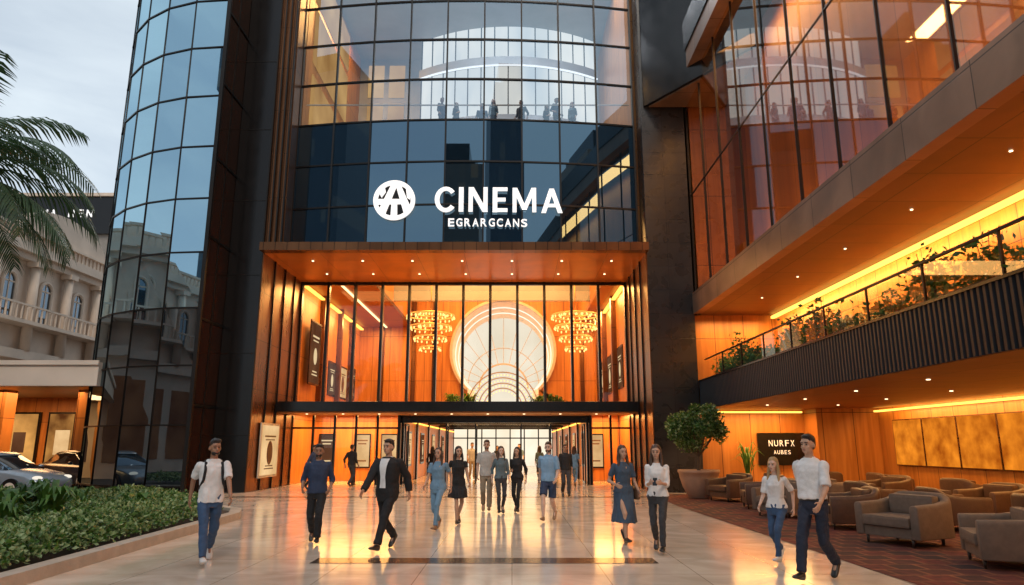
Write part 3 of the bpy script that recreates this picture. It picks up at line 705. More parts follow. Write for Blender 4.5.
# ---------------------------------------------------------------- foliage
def leafmat(name,c1,c2,em=0):
    m,n,o=nt(name); p=n.nodes.new('ShaderNodeBsdfPrincipled')
    nz=n.nodes.new('ShaderNodeTexNoise'); nz.inputs['Scale'].default_value=6; n.links.new(coords(n),nz.inputs['Vector'])
    r=n.nodes.new('ShaderNodeValToRGB'); r.color_ramp.elements[0].color=(*c1,1); r.color_ramp.elements[1].color=(*c2,1); r.color_ramp.elements[0].position=.35; r.color_ramp.elements[1].position=.65
    n.links.new(nz.outputs['Fac'],r.inputs[0]); n.links.new(r.outputs[0],p.inputs['Base Color']); p.inputs['Roughness'].default_value=.45
    tr=n.nodes.new('ShaderNodeBsdfTranslucent'); n.links.new(r.outputs[0],tr.inputs[0]); mx=n.nodes.new('ShaderNodeMixShader'); mx.inputs[0].default_value=.3
    n.links.new(p.outputs[0],mx.inputs[1]); n.links.new(tr.outputs[0],mx.inputs[2]); n.links.new(mx.outputs[0],o.inputs[0]); return m
lf_d=leafmat('leaf_dark',(.02,.06,.015),(.045,.12,.025)); lf_m=leafmat('leaf_mid',(.05,.13,.025),(.10,.23,.04)); lf_l=leafmat('leaf_pale',(.18,.30,.10),(.40,.52,.27)); lf_p=leafmat('palm_leaf',(.03,.07,.03),(.06,.12,.05)); lf_g=leafmat('leaf_cool_green',(.02,.12,.03),(.05,.22,.06))
bark=M('bark',(.12,.08,.05),.9,ns=10,bump=.6)
def leaves(name,n,samp,size,mats,parent=None,loc=(0,0,0),up=.3):
    vs=[];fs=[];mi=[]
    for k in range(n):
        p=V(samp()); s=size*random.uniform(.6,1.3)
        d=V((random.gauss(0,1),random.gauss(0,1),random.gauss(up,.7))).normalized(); q=d.orthogonal().normalized(); q=Matrix.Rotation(random.uniform(0,6.28),3,d)@q; nn=d.cross(q)
        b=len(vs); vs+=[p,p+d*s*.5+q*s*.3+nn*s*.08,p+d*s,p+d*s*.5-q*s*.3+nn*s*.08]; fs+=[(b,b+1,b+2),(b,b+2,b+3)]
        m_=random.randrange(len(mats)); mi+=[m_,m_]
    return meshobj(name,vs,fs,mats,parent,loc=loc,midx=mi)
bed=[(-5.95,3),(-6.1,9),(-6.45,16.6),(-6.8,17.6),(-7.6,18.5),(-10.2,20.4),(-17,20.8),(-17,3)]
tag(prism('planting_bed',bed,0,.10,m_soil),None,None,kind='structure')
KB=[(-5.75,3),(-5.9,9),(-6.22,16.7),(-6.6,17.8),(-7.5,18.75),(-10.1,20.65),(-17,21.05)]
g=G()
for i in range(len(KB)-1):
    p,q=V((*KB[i],0)),V((*KB[i+1],0)); d=(q-p).normalized(); nn=V((-d.y,d.x,0))*.24
    b=len(g.v); g.v+=[p,q,q+nn,p+nn]+[v+V((0,0,.16)) for v in(p,q,q+nn,p+nn)]; g.f+=[(b+3,b+2,b+1,b),(b+4,b+5,b+6,b+7)]+[(b+a,b+(a+1)%4,b+4+(a+1)%4,b+4+a) for a in range(4)]
tag(meshobj('bed_kerb',g.v,g.f,m_kerb),None,None,kind='structure')
def edge(y): return -6.25-.045*(y-9) if y<16.6 else -6.6-(y-16.6)*1.0
def s_gc():
    while 1:
        y=random.uniform(6,20); wd=1.5 if y<14 else 2.4; x=edge(y)-random.uniform(.0,1)*wd
        if y>17 and x<-10.5: continue
        h=.42+.12*noise.noise(V((x*1.5,y*1.5,0)))+.08*noise.noise(V((x*5,y*5,3)))
        q=min(1,(edge(y)-x)/.25); return (x,y,.1+h*(.35+.65*q)*random.uniform(.55,1))
tag(leaves('ground_cover',30000,s_gc,.085,[lf_l,lf_l,lf_l,lf_m,lf_m,lf_d]),'low hedge of pale green small-leaved ground cover','hedge',kind='stuff')
def s_gc2(): 
    x=random.uniform(-16.5,-10.2); y=random.uniform(17.6,20.2); h=.40+.15*noise.noise(V((x,y,0))); return (x,y,.1+h*random.uniform(.4,1))
tag(leaves('ground_cover',8000,s_gc2,.10,[lf_m,lf_l,lf_l,lf_d]),'low mixed green hedge at the far bed edge','hedge',kind='stuff')
def arch_leaf(g,base,az,ln,wd,rise,droop,nseg=6):
    d=V((math.cos(az),math.sin(az),0)); s_=V((-math.sin(az),math.cos(az),0)); b=len(g.v)
    for k in range(nseg+1):
        t=k/nseg; p=base+d*ln*t*.85+V((0,0,rise*math.sin(min(1,t*1.15)*pi*.62)*1.0-droop*t*t)); wv=wd*math.sin(pi*min(.97,.12+t*.88))
        g.v+=[p-s_*wv+V((0,0,.25*wv)),p,p+s_*wv+V((0,0,.25*wv))]
        if k:
            a=b+3*(k-1); c=b+3*k; g.f+=[(a,c,c+1,a+1),(a+1,c+1,c+2,a+2)]
def plant(name,n,ln,wd,rise,mats,label,cat,group=None):
    r=empty(name,(0,0,0),label,cat,group); g=G()
    for k in range(n):
        f=random.uniform(.55,1.1); arch_leaf(g,V((random.uniform(-.06,.06),random.uniform(-.06,.06),0)),random.uniform(0,6.28),ln*f,wd*f,rise*random.uniform(.5,1.2),random.uniform(.05,.35)*ln)
    o=meshobj('leaves',g.v,g.f,mats,r,smooth=True); 
    return r
pa=plant('broadleaf_shrub',46,.75,.085,.75,lf_d,'dark green broadleaf shrub in planting bed','shrub','shrubs in the planting bed')
pb=plant('broadleaf_shrub',60,.6,.05,.85,lf_m,'mid green strap-leaved shrub in planting bed','shrub','shrubs in the planting bed')
pc=plant('broadleaf_shrub',34,.6,.13,.6,lf_m,'glossy wide-leaved green shrub in planting bed','shrub','shrubs in the planting bed')
for i in range(60):
    y=random.uniform(6.5,17.6); x=random.uniform(-15.5,-7.7)
    if x>edge(y)-1.5 or (y>16.0 and x>-9.3): continue
    if abs(x/y)>1.0: continue
    t=(pa,pc,pb,pc)[i%4]
    dup(t,(x,y,.08),random.uniform(0,6.28),random.uniform(.7,1.1)*(1 if y<14 else .85))
for t in (pa,pb,pc): 
    t.location={pa:(-9.2,12.0,.08),pb:(-8.6,13.6,.08),pc:(-10.6,15.2,.08)}[t]
for k,x in enumerate((-3.6,-2.9,-2.6,1.6,2.0,2.7)):
    q_=dup((pb,pa)[k%2],(x,42.3,3.42),k,1.35,'leafy green plant at the foot of the arched window'); q_['group']='plants in the lobby'
def potted(x,y):
    r=empty('potted_tree',(x,y,0),'round leafy tree in large terracotta bowl pot','tree')
    g=G(); N=28; rings=[]
    for rr,z in((.33,0),(.36,.03),(.52,.35),(.60,.62),(.63,.78),(.66,.80),(.66,.88),(.60,.88),(.57,.80)): rings.append([V((x+rr*math.cos(2*pi*i/N),y+rr*math.sin(2*pi*i/N),z+.006)) for i in range(N)])
    g.loft(rings); meshobj('pot',g.v,g.f,M('terracotta_pot',(.50,.29,.18),.6,ns=4,bump=.2),r,smooth=True)
    cyl('soil',(x,y),.56,.56,.80,.83,m_soil,r)
    g=G(); g.cap((x,y,.8),(x+.04,y,1.35),.06,.045)
    for k in range(9):
        a=2*pi*k/9; e=V((x+.6*math.cos(a)*random.uniform(.6,1),y+.6*math.sin(a),random.uniform(1.8,2.8))); g.cap((x+.04,y,1.3),e,.035,.012,n=8)
    meshobj('trunk',g.v,g.f,bark,r,smooth=True)
    cl=[]
    for k in range(34):
        d=V((random.gauss(0,1),random.gauss(0,1),random.gauss(0,1))).normalized()*random.uniform(.45,.80); cl.append((V((x,y,2.25))+V((d.x*1.05,d.y*1.05,d.z*.85)),random.uniform(.2,.34)))
    def s():
        c,rr=random.choice(cl); d=V((random.gauss(0,1),random.gauss(0,1),random.gauss(0,1))).normalized()*rr*random.random()**.4; return c+d
    leaves('crown',9000,s,.095,[lf_d,lf_m,lf_m,lf_l],r)
potted(6.0,23.2)
pd=plant('potted_palm',30,.8,.03,1.1,lf_m,'slender potted palm beside lounge wall','plant')
pd.location=(8.3,25.4,.55); cyl('pot',(0,0),.22,.28,-.54,.05,M('dark_pot',(.05,.04,.04),.4),pd)
def bal(x,y,h,n,lab):
    r=empty('balcony_plant',(x,y,4.0),lab,'plant','plants along the balcony')
    def s():
        a=random.gauss(0,.42); return (x+random.gauss(0,.13),y+a,4.0+abs(random.gauss(h*.45,h*.3))*(1-.3*abs(a)))
    leaves('foliage',n,s,.13,[lf_g,lf_g,lf_m],r); g=G()
    for k in range(7): a=random.uniform(-.5,.5); g.cap((x,y,4.0),(x+random.uniform(-.1,.1),y+a,4+h*random.uniform(.6,1.15)),.012,.006,n=6)
    meshobj('stems',g.v,g.f,bark,r)
    box('planter',x-.18,x+.18,y-.75,y+.75,4.0,4.2,m_mull,r)
for k in range(13):
    y=24.8-1.55*k; bal(7.6,y,.75+.35*math.sin(k*1.7),560+60*(k%3),'trailing green plants in black planter on balcony')
def palm(x,y,h):
    r=empty('palm_tree',(x,y,0),'tall palm with long drooping feathery fronds','tree')
    g=G(); rings=[]
    for k in range(30):
        t=k/29; rr=.19-.05*t+(.012 if k%2 else 0); cx_=x-.25*math.sin(t*1.2)*0.5; rings.append([V((cx_+rr*math.cos(2*pi*i/14),y+rr*math.sin(2*pi*i/14),h*t)) for i in range(14)])
    g.loft(rings); meshobj('trunk',g.v,g.f,bark,r,smooth=True)
    top=V((x-.12,y,h))
    for k in range(44):
        az=2.399*k+random.uniform(-.2,.2); el=math.radians(-50+130*((k*7)%44)/44); ln=random.uniform(2.6,3.3); g=G()
        d=V((math.cos(az),math.sin(az),0)); pts=[]; p=top.copy(); e=el
        for q in range(17): pts.append(p.copy()); p=p+(d*math.cos(e)+V((0,0,math.sin(e))))*(ln/16); e-=math.radians((3.6 if el>0 else 2.0)+q*.3)
        for q in range(16): g.cap(pts[q],pts[q+1],.022*(1-q/17),.022*(1-(q+1)/17),n=5)
        side=V((-d.y,d.x,0))
        for q in range(1,16):
            for f in (0,.33,.66):
                pp=pts[q].lerp(pts[min(16,q+1)],f); t=(pts[min(16,q+1)]-pts[q-1]).normalized(); ll=.62*math.sin(pi*min(.95,(q+f)/17*.9+.08))+.08
                for sg in(-1,1):
                    dd=(side*sg*.8+t*.75+V((0,0,-.3+random.uniform(-.15,.1)))).normalized(); b=len(g.v); wv=t*.022
                    m1=pp+dd*ll*.55; tip=pp+dd*ll+V((0,0,-.25*ll)); g.v+=[pp-wv,pp+wv,m1+wv,m1-wv,tip]; g.f+=[(b,b+1,b+2,b+3),(b+3,b+2,b+4)]
        meshobj('frond',g.v,g.f,lf_p,r)
palm(-9.6,10.9,6.2)

# ---------------------------------------------------------------- lounge furniture
m_fab=[M('dark_brown_leather',(.13,.066,.040),.4,ns=12,bump=.2,bs=120,obj=True),M('tan_fabric',(.22,.145,.10),.75,ns=12,bump=.3,bs=200,obj=True)]
m_leg=M('dark_wood_leg',(.05,.03,.02),.4)
def chair(fab,lab):
    r=empty('armchair',(0,0,0),lab,'armchair','lounge armchairs')
    path=[]
    def se(a,ex_=.35): 
        c,s_=math.cos(a),math.sin(a); return math.copysign(abs(c)**ex_,c),math.copysign(abs(s_)**ex_,s_)
    for k in range(4): path.append((V((-.47,-.42+.17*k,0)),V((-1,0,0)),.60+.005*k))
    for k in range(1,12):
        a=pi-pi*k/12; c,s_=se(a); path.append((V((.47*c,.10+.34*s_,0)),V((math.cos(a),math.sin(a),0)),.62+.14*min(1,s_**3)))
    for k in range(3,-1,-1): path.append((V((.47,-.42+.17*k,0)),V((1,0,0)),.60+.005*k))
    g=G(); rings=[]
    for p,nn,top in path:
        i_=p-nn*.07; o_=p+nn*.07
        rings.append([i_+V((0,0,.12)),i_+V((0,0,top-.04)),i_+nn*.025+V((0,0,top)),o_-nn*.025+V((0,0,top)),o_+V((0,0,top-.04)),o_+V((0,0,.12))])
    g.loft(rings); o=meshobj('shell',g.v,g.f,fab,r,smooth=True); b=o.modifiers.new('b','BEVEL'); b.width=.02; b.segments=2; b.limit_method='ANGLE'
    box('seat_base',-.40,.40,-.40,.34,.12,.27,fab,r,bev=.02); box('seat_cushion',-.395,.395,-.45,.30,.275,.43,fab,r,bev=.04)
    box('back_cushion',-.37,.37,.17,.34,.43,.72,fab,r,bev=.05)
    for x in(-.38,.38):
        for y in(-.36,.30): cyl('leg',(x,y),.018,.028,.006,.12,m_leg,r,8)
    return r
ca=chair(m_fab[0],'dark brown leather club armchair on patterned carpet'); cb=chair(m_fab[1],'tan fabric club armchair on patterned carpet')
cb.location=(6.75,12.6,.006); cb.rotation_euler=(0,0,math.radians(-65)); cb.scale=(1.12,)*3
ca.location=(9.3,12.4,.006); ca.rotation_euler=(0,0,math.radians(80)); ca.scale=(1.1,)*3
for k,(x,y,a,t) in enumerate([(6.95,10.35,-110,1),(9.4,10.2,100,0),(6.5,17.4,-60,1),(6.7,19.6,-100,0),(8.6,17.2,95,0),(8.8,19.4,80,1),(6.6,22.0,-70,0),(8.4,22.2,90,0),(10.8,16.4,-80,0),(11.9,18.8,100,0),(10.6,20.6,-80,0),(11.8,22.6,90,0),(10.9,13.6,-85,0),(6.9,15.0,-100,0),(8.9,14.7,85,0),(12.0,15.2,100,0),(10.2,23.9,180,0)]):
    dup((ca,cb)[t],(x,y,.006),math.radians(a),1.08)
def table():
    r=empty('side_table',(0,0,0),'low round dark wood table beside armchairs','table','lounge tables')
    cyl('table_top',(0,0),.38,.38,.44,.475,m_leg,r,28); cyl('stem',(0,0),.035,.035,.03,.44,m_gold,r,12); cyl('base',(0,0),.24,.22,.006,.03,m_gold,r,24); return r
tb=table(); tb.location=(8.0,11.5,0)
for x,y in((7.6,18.5),(7.4,22.2),(11.3,17.6),(7.9,14.8),(11.2,21.6)): dup(tb,(x,y,0))

# ---------------------------------------------------------------- cars
def car(paint,lab):
    r=empty('parked_car',(0,0,0),lab,'car','parked cars')
    def loftx(st,mat,name):
        g=G(); g.loft(st); o=meshobj(name,g.v,g.f,mat,r,smooth=True); b=o.modifiers.new('b','BEVEL'); b.width=.03; b.segments=2; b.limit_method='ANGLE'; b.angle_limit=.6; return o
    st=[]
    for x,zt,zb_,hw in((-2.2,.72,.38,.70),(-2.12,.92,.26,.82),(-1.6,.97,.2,.88),(-.8,.95,.18,.90),(.4,.93,.18,.90),(1.2,.90,.2,.89),(1.8,.80,.22,.86),(2.15,.66,.26,.78),(2.25,.52,.34,.66)):
        st.append([V((x,-hw*.93,zb_)),V((x,-hw,(zb_+zt)*.5)),V((x,-hw*.96,zt-.08)),V((x,-hw*.82,zt)),V((x,0,zt+.03)),V((x,hw*.82,zt)),V((x,hw*.96,zt-.08)),V((x,hw,(zb_+zt)*.5)),V((x,hw*.93,zb_))])
    loftx(st,paint,'body')
    st=[]
    for x,zt,hw in((-1.75,.97,.66),(-1.1,1.36,.60),(-.3,1.43,.60),(.3,1.38,.60),(1.1,.95,.68)):
        st.append([V((x,-.76,.9)),V((x,-hw-.04,min(zt,1.1))),V((x,-hw,zt-.04)),V((x,0,zt)),V((x,hw,zt-.04)),V((x,hw+.04,min(zt,1.1))),V((x,.76,.9))])
    loftx(st,m_dwin,'windows')
    st=[]
    for x,zt,hw in((-1.2,1.37,.55),(-.9,1.42,.57),(-.3,1.46,.58),(.2,1.43,.57),(.4,1.37,.55)): st.append([V((x,-hw,zt-.05)),V((x,-hw+.08,zt)),V((x,hw-.08,zt)),V((x,hw,zt-.05))])
    loftx(st,paint,'roof')
    for x in(-1.4,1.42):
        for s in(-1,1):
            t=cyl('wheel',(x,s*.8),.33,.33,0,.22,m_black,r,24); t.rotation_euler=(pi/2,0,0); t.location=(x,s*.8+.11,.33)
            q=cyl('wheel_rim',(x,s*.8),.21,.18,0,.02,m_white2,r,16); q.rotation_euler=(pi/2*s,0,0); q.location=(x,s*.925,.33)
    for s in(-1,1):
        g=G(); g.ell((2.05,s*.6,.66),(.14,.16,.07)); meshobj('headlight',g.v,g.f,E('headlight_glow',(1,.9,.75),1.0),r,smooth=True)
        g=G(); g.ell((-2.14,s*.62,.80),(.06,.16,.06)); meshobj('tail_light',g.v,g.f,M('tail_light_red',(.4,.02,.02),.2),r,smooth=True)
        g=G(); g.ell((.75,s*.98,.98),(.07,.1,.06)); meshobj('wing_mirror',g.v,g.f,paint,r,smooth=True)
    return r
c1=car(M('silver_paint',(.30,.35,.40),.25,.4,obj=True),'silver grey saloon car under the canopy'); c1.location=(-16.6,23.2,0); c1.rotation_euler=(0,0,math.radians(-8))
c2=car(M('dark_paint',(.03,.035,.05),.2,.4,obj=True),'dark saloon car parked under the canopy'); c2.location=(-17.2,29.0,0); c2.rotation_euler=(0,0,math.radians(-30))

# ---------------------------------------------------------------- people
def cloth(name,c): return M(name,c,.8,0,ns=7,col2=tuple(x*.80 for x in c),bump=.3,bs=90,obj=True)
skins=[M('skin_brown',(.36,.19,.115),.5,obj=True,ns=10),M('skin_tan',(.52,.31,.21),.5,obj=True,ns=10),M('skin_light',(.66,.44,.34),.5,obj=True,ns=10)]
m_hair=M('black_hair',(.014,.010,.009),.4,obj=True,ns=40,stretch=(6,6,1),bump=.5,bs=60); m_hairb=M('brown_hair',(.065,.032,.018),.45,obj=True,ns=40,bump=.5,bs=60); m_blond=M('blond_hair',(.42,.27,.12),.5,obj=True,ns=40,bump=.5,bs=60)
m_eye=M('eye_dark',(.015,.01,.008),.2); m_lip=M('lips',(.36,.12,.09),.5)
def ik(a,b,l1,l2,hint):
    a=V(a);b=V(b);d=b-a;L_=min(d.length,.998*(l1+l2));d.normalize();b=a+d*L_
    x=(l1*l1-l2*l2+L_*L_)/(2*L_);h=math.sqrt(max(0,l1*l1-x*x));hint=V(hint);p=(hint-d*hint.dot(d)).normalized();return a+d*x+p*h,b
def person(loc,face,H,fem,skin,hair,longh,top,topm,bot,botm,shoem,label,stride=.28,lead=1,arms=None,beard=False,sleeve=1.0,inner=None,head_yaw=0,belt=None,skirt_z=.5,lean=0):
    k=.90 if fem else 1.0; sw=.150 if fem else .178; vox=.008
    drop=.05 if stride>.2 else .012
    def TZ(z): return z-drop
    if fem: T_=[(.80,.12,.10,0),(.88,.165,.112,.005),(.95,.163,.112,.005),(1.08,.113,.085,0),(1.20,.124,.095,0),(1.29,.136,.112,-.012),(1.37,.138,.09,0),(1.42,.095,.068,.005),(1.47,.050,.05,.01)]
    else: T_=[(.80,.12,.10,0),(.88,.152,.108,0),(.95,.152,.11,0),(1.08,.138,.10,0),(1.22,.158,.112,0),(1.32,.168,.118,0),(1.385,.160,.100,0),(1.43,.115,.075,.005),(1.485,.058,.055,.01)]
    T_=[(TZ(z),a,b,c) for z,a,b,c in T_]
    hips=[V((s*.088,0,TZ(.90))) for s in(-1,1)]
    ank=[]
    for i,s in enumerate((-1,1)):
        f=(s==lead)
        if stride<.12: ank.append((V((s*.10,(-stride if f else stride)*.6,.085)),0))
        elif f: ank.append((V((s*.075,-stride,.10)),-.22))
        else: ank.append((V((s*.080,stride*1.0,.17)),.65))
    legs=[]
    for i in(0,1):
        kn,an=ik(hips[i],ank[i][0],.415,.41,(0,-1,0)); legs.append((hips[i],kn,an,ank[i][1]))
    tw=.04 if stride>.15 else .01
    sh=[V((s*sw,.005+tw*(1 if s==lead else -1),TZ(1.385))) for s in(-1,1)]
    arm=[]
    for i,s in enumerate((-1,1)):
        if arms and arms[i]: wt=V(arms[i]); wt=V((wt[0],wt[1],TZ(wt[2])))
        else:
            f=(s!=lead); a=stride*1.0; wt=V((s*(sw+(.045 if f else .075)),(-a if f else a*.7),TZ(.90 if stride<.2 else (.96 if f else .92))))
        el,wr_=ik(sh[i],wt,.285,.25,(s*.25,1,-.1)); arm.append((sh[i],el,wr_))
    g=G(); g.torso(T_)
    for h,kn,an,pt_ in legs:
        g.cap(h,kn,.078*k,.050*k); mid=kn.lerp(an,.35)+V((0,.012,0)); g.cap(kn,mid,.048*k,.052*k); g.cap(mid,an,.052*k,.032*k)
        fw=V((0,-math.cos(pt_),-math.sin(pt_))); g.cap(an+V((0,.0,-.01)),an+fw*.07+V((0,0,-.045)),.026,.020)
    for i,(s_,e_,w_) in enumerate(arm):
        sg=-1 if i==0 else 1
        g.cap(s_,e_,.047*k,.036*k); g.cap(e_,w_,.037*k,.024*k)
        d=(w_-e_).normalized(); up=V((0,-1,0)) if abs(d.y)<.8 else V((0,0,1)); wd=(up-d*up.dot(d)).normalized(); nn=V((-sg,0,0)); nn=(nn-d*nn.dot(d)-wd*nn.dot(wd)).normalized()
        g.cap(w_,w_+d*.075,.030*k,.034*k,sq=(wd,1.05,.5))
        kn0=w_+d*.09
        for q,(off,ln) in enumerate(((.033,.068),(.011,.078),(-.011,.073),(-.032,.056))):
            b0=kn0+wd*off*.98*k; b1=b0+(d*.86+nn*.35+wd*off*1.5).normalized()*ln*.5; b2=b1+(d*.55+nn*.8).normalized()*ln*.5
            g.cap(b0-d*.02,b1,.0092,.0088,n=8); g.cap(b1,b2,.0088,.0075,n=8)
        t0=w_+d*.03+wd*.026; t1=t0+(wd*.75+d*.6+nn*.35).normalized()*.038; t2=t1+(wd*.2+d*.9+nn*.4).normalized()*.03
        g.cap(t0,t1,.012,.0105,n=8); g.cap(t1,t2,.0105,.0085,n=8)
    nk=TZ(1.46); HR=Matrix.Rotation(head_yaw,3,'Z')
    def hp(x,y,z): q=HR@V((x,y,0)); return V((q.x,q.y-.012,TZ(z)))
    g.cap((0,.012,nk),hp(0,.01,1.57),.054*k,.050*k)
    g.ell(hp(0,.0,1.655),(.074,.092,.095),HR); g.ell(hp(0,-.032,1.578),(.050 if fem else .057,.055,.058),HR); g.ell(hp(0,-.05,1.60),(.052,.042,.05),HR)
    g.cap(hp(0,-.088,1.64),hp(0,-.114,1.605),.008,.015,n=8)
    for s in(-1,1): g.ell(hp(s*.078,.008,1.625),(.012,.02,.032),HR,n=8,m=6); g.ell(hp(s*.03,-.075,1.668),(.028,.020,.011),HR,n=8,m=6); g.ell(hp(s*.038,-.062,1.605),(.022,.02,.018),HR,n=8,m=6)
    g.ell(hp(0,-.088,1.572),(.024,.012,.012),HR,n=8,m=6); g.ell(hp(0,-.078,1.540),(.020,.016,.014),HR,n=8,m=6)
    body=mobj('person',g.remesh('person',vox,1,skin)); tag(body,label,'person')
    for s in(-1,1):
        q=G(); q.ell(hp(s*.031,-.086,1.638),(.013,.008,.007),HR,n=10,m=6); meshobj('eye',q.v,q.f,m_eye,body,True)
        q=G(); q.cap(hp(s*.015,-.096,1.662),hp(s*.048,-.085,1.664),.005,.004,n=6); meshobj('eyebrow',q.v,q.f,hair,body,True)
    q=G(); q.ell(hp(0,-.097,1.573),(.022,.007,.007),HR,n=10,m=6); meshobj('mouth',q.v,q.f,m_lip,body,True)
    q=G(); q.ell(hp(0,.020,1.694),(.080,.094,.080),HR); q.ell(hp(0,.040,1.645),(.077,.070,.082),HR)
    if not longh and not fem: q.ell(hp(.01,-.03,1.735),(.062,.062,.034),HR)
    if longh:
        q.cap(hp(0,.050,1.66),hp(0,.075,1.66-longh),.082,.06,sq=(HR@V((1,0,0)),1.05,.5))
        for s in(-1,1): q.cap(hp(s*.068,.005,1.69),hp(s*.086,-.0,1.60-longh*.35),.024,.032); q.cap(hp(s*.086,0,1.60-longh*.35),hp(s*.098,-.05,1.58-longh*.95),.032,.018)
    mobj('hair',q.remesh('hair',.009,2,hair,.006,30,.4),body)
    if beard:
        q=G(); q.ell(hp(0,-.038,1.562),(.060,.058,.040),HR); mobj('beard',q.remesh('beard',.008,1,hair,.003,30),body)
    ease=.014 if not fem else .010
    def ringat(z):
        zz=z
        for a,b in zip(T_,T_[1:]):
            if a[0]<=zz<=b[0]:
                t=(zz-a[0])/(b[0]-a[0]); return tuple(a[j]+(b[j]-a[j])*t for j in range(4))
        return T_[0] if zz<T_[0][0] else T_[-1]
    hem=TZ({'tshirt':.87,'shirt':.90,'tucked':.985,'jacket':.79,'tank':.93,'dress':1.0,'blouse':.92}[top])
    ez=ease+(.014 if top=='jacket' else 0)
    q=G(); rs=[]
    zs=[hem]+[z for z,_,_,_ in T_ if z>hem+.02]
    topz=T_[-1][0]-.012
    for z in zs:
        z=min(z,topz); _,a,b,c=ringat(z); loose=.010 if z<TZ(1.25) and top!='tucked' else 0
        if top=='tucked' and z<TZ(1.12): loose=.012
        rs.append((z,a+ez+loose,b+ez+loose,c))
    q.torso(rs)
    for s_,e_,w_ in arm:
        if sleeve<=0: q.cap(s_.lerp(V((0,0,s_.z)),.35),s_.lerp(e_,.12),.06*k+.01,.054*k+.006,fl1=True)
        elif sleeve<1: q.cap(s_,s_.lerp(e_,sleeve),.048*k+ez,.044*k+ez*1.2,fl1=True)
        elif sleeve<2: q.cap(s_,e_,.048*k+ez,.038*k+ez); q.cap(e_,e_.lerp(w_,min(.97,sleeve-1+.001)),.038*k+ez,.028*k+ez,fl1=True)
    mobj({'jacket':'jacket','dress':'bodice','blouse':'blouse'}.get(top,'shirt'),q.remesh('garment',.0085,2,topm,.012,12,.7),body)
    if top in('shirt','tucked','jacket'):
        N=20; rr=[]
        for dz,ex_ in((0,.030),(.045,.008)): rr.append([V((.064*math.cos(2*pi*i/N)*(1+ex_*7),.008+.062*math.sin(2*pi*i/N)*(1+ex_*7),TZ(1.445)+dz-(.028 if math.sin(2*pi*i/N)<-.6 else 0))) for i in range(N)])
        vs=rr[0]+rr[1]; meshobj('collar',vs,[(i,(i+1)%N,N+(i+1)%N,N+i) for i in range(N)],inner or topm,body,True)
    if inner:
        vs=[];fs=[]; nz_=9
        for j in range(nz_):
            t=j/(nz_-1); z=TZ(1.455-.46*t); _,a,b,c=ringat(z); hwid=(.012+.07*(1-t)**.8) if t<.65 else .045+.03*(t-.65)
            for i in range(7):
                x=-hwid+2*hwid*i/6; a2=a+ez+.014; b2=b+ez+.018; yy=c-b2*math.sqrt(max(.05,1-(x/a2)**2)); vs.append(V((x,yy-.004,z)))
        for j in range(nz_-1):
            for i in range(6): p=j*7+i; fs.append((p,p+1,p+8,p+7))
        meshobj('shirt_front',vs,fs,inner,body,True)
    def pelv(q,zt,e,zb=.80): 
        rs=[]
        for z in [TZ(zb)]+[z for z,_,_,_ in T_ if TZ(zb)+.01<z<TZ(zt)]+[TZ(zt)]:
            _,a,b,c=ringat(z); rs.append((z,a+e,b+e,c))
        q.torso(rs)
    q=G()
    if bot in('trousers','jeans','wide'):
        pelv(q,1.0,.012)
        wh={'trousers':.060,'jeans':.050,'wide':.085}[bot]*k; kr={'trousers':.068,'jeans':.062,'wide':.08}[bot]*k
        for h,kn,an,_ in legs:
            q.cap(h,kn,.090*k,kr); q.cap(kn,kn.lerp(an,.98),kr,wh,fl1=True)
        mobj('trousers',q.remesh('trousers',.0085,2,botm,.012,12,.8),body)
    elif bot=='shorts':
        pelv(q,1.0,.012)
        for h,kn,an,_ in legs: q.cap(h,h.lerp(kn,.88),.092*k,.088*k,fl1=True)
        mobj('shorts',q.remesh('shorts',.009,2,botm,.008,10),body)
    elif bot=='skirt':
        _,a,b,c=ringat(TZ(1.0)); ky=max(abs(l[1].y) for l in legs)
        zs_=skirt_z; q.torso([(zs_,.17+.04,.13+ky*.8,0),(zs_+.15,.185,.135+ky*.55,0),(TZ(.88),.178,.128,0),(TZ(1.0),a+.018,b+.018,0),(TZ(1.03),a+.014,b+.014,0)])
        mobj('skirt',q.remesh('skirt',.009,2,botm,.018,13,.2),body)
    if belt: 
        q=G(); _,a,b,c=ringat(TZ(.99)); q.torso([(TZ(.965),a+.022,b+.022,c),(TZ(1.0),a+.022,b+.022,c)]); meshobj('belt',q.v,q.f,belt,body,True)
    mnz=1
    for h,kn,an,pt_ in legs:
        R_=Matrix.Rotation(pt_,3,'X'); q=G(); rings=[]
        for y,hw,zl,zh in((.062,.022,-.072,-.02),(.05,.034,-.083,.005),(.01,.038,-.085,.022),(-.05,.040,-.085,-.005),(-.11,.046,-.085,-.028),(-.165,.041,-.085,-.045),(-.19,.022,-.078,-.06)):
            rg=[]
            for i in range(12):
                a=2*pi*i/12; zc=(zl+zh)/2; zr=(zh-zl)/2; rg.append(an+R_@V((hw*math.cos(a),y,zc+zr*math.copysign(abs(math.sin(a))**.7,math.sin(a)))))
            rings.append(rg)
        q.loft(rings); meshobj('shoe',q.v,q.f,shoem,body,True); mnz=min(mnz,min(v.z for v in q.v))
    s=H/1.75
    for ch in body.children: ch.matrix_parent_inverse=Matrix.Identity(4)
    body.scale=(s,s,s); body.location=(loc[0],loc[1],-mnz*s+.004); body.rotation_euler=(0,0,face)
    return body,arm,s
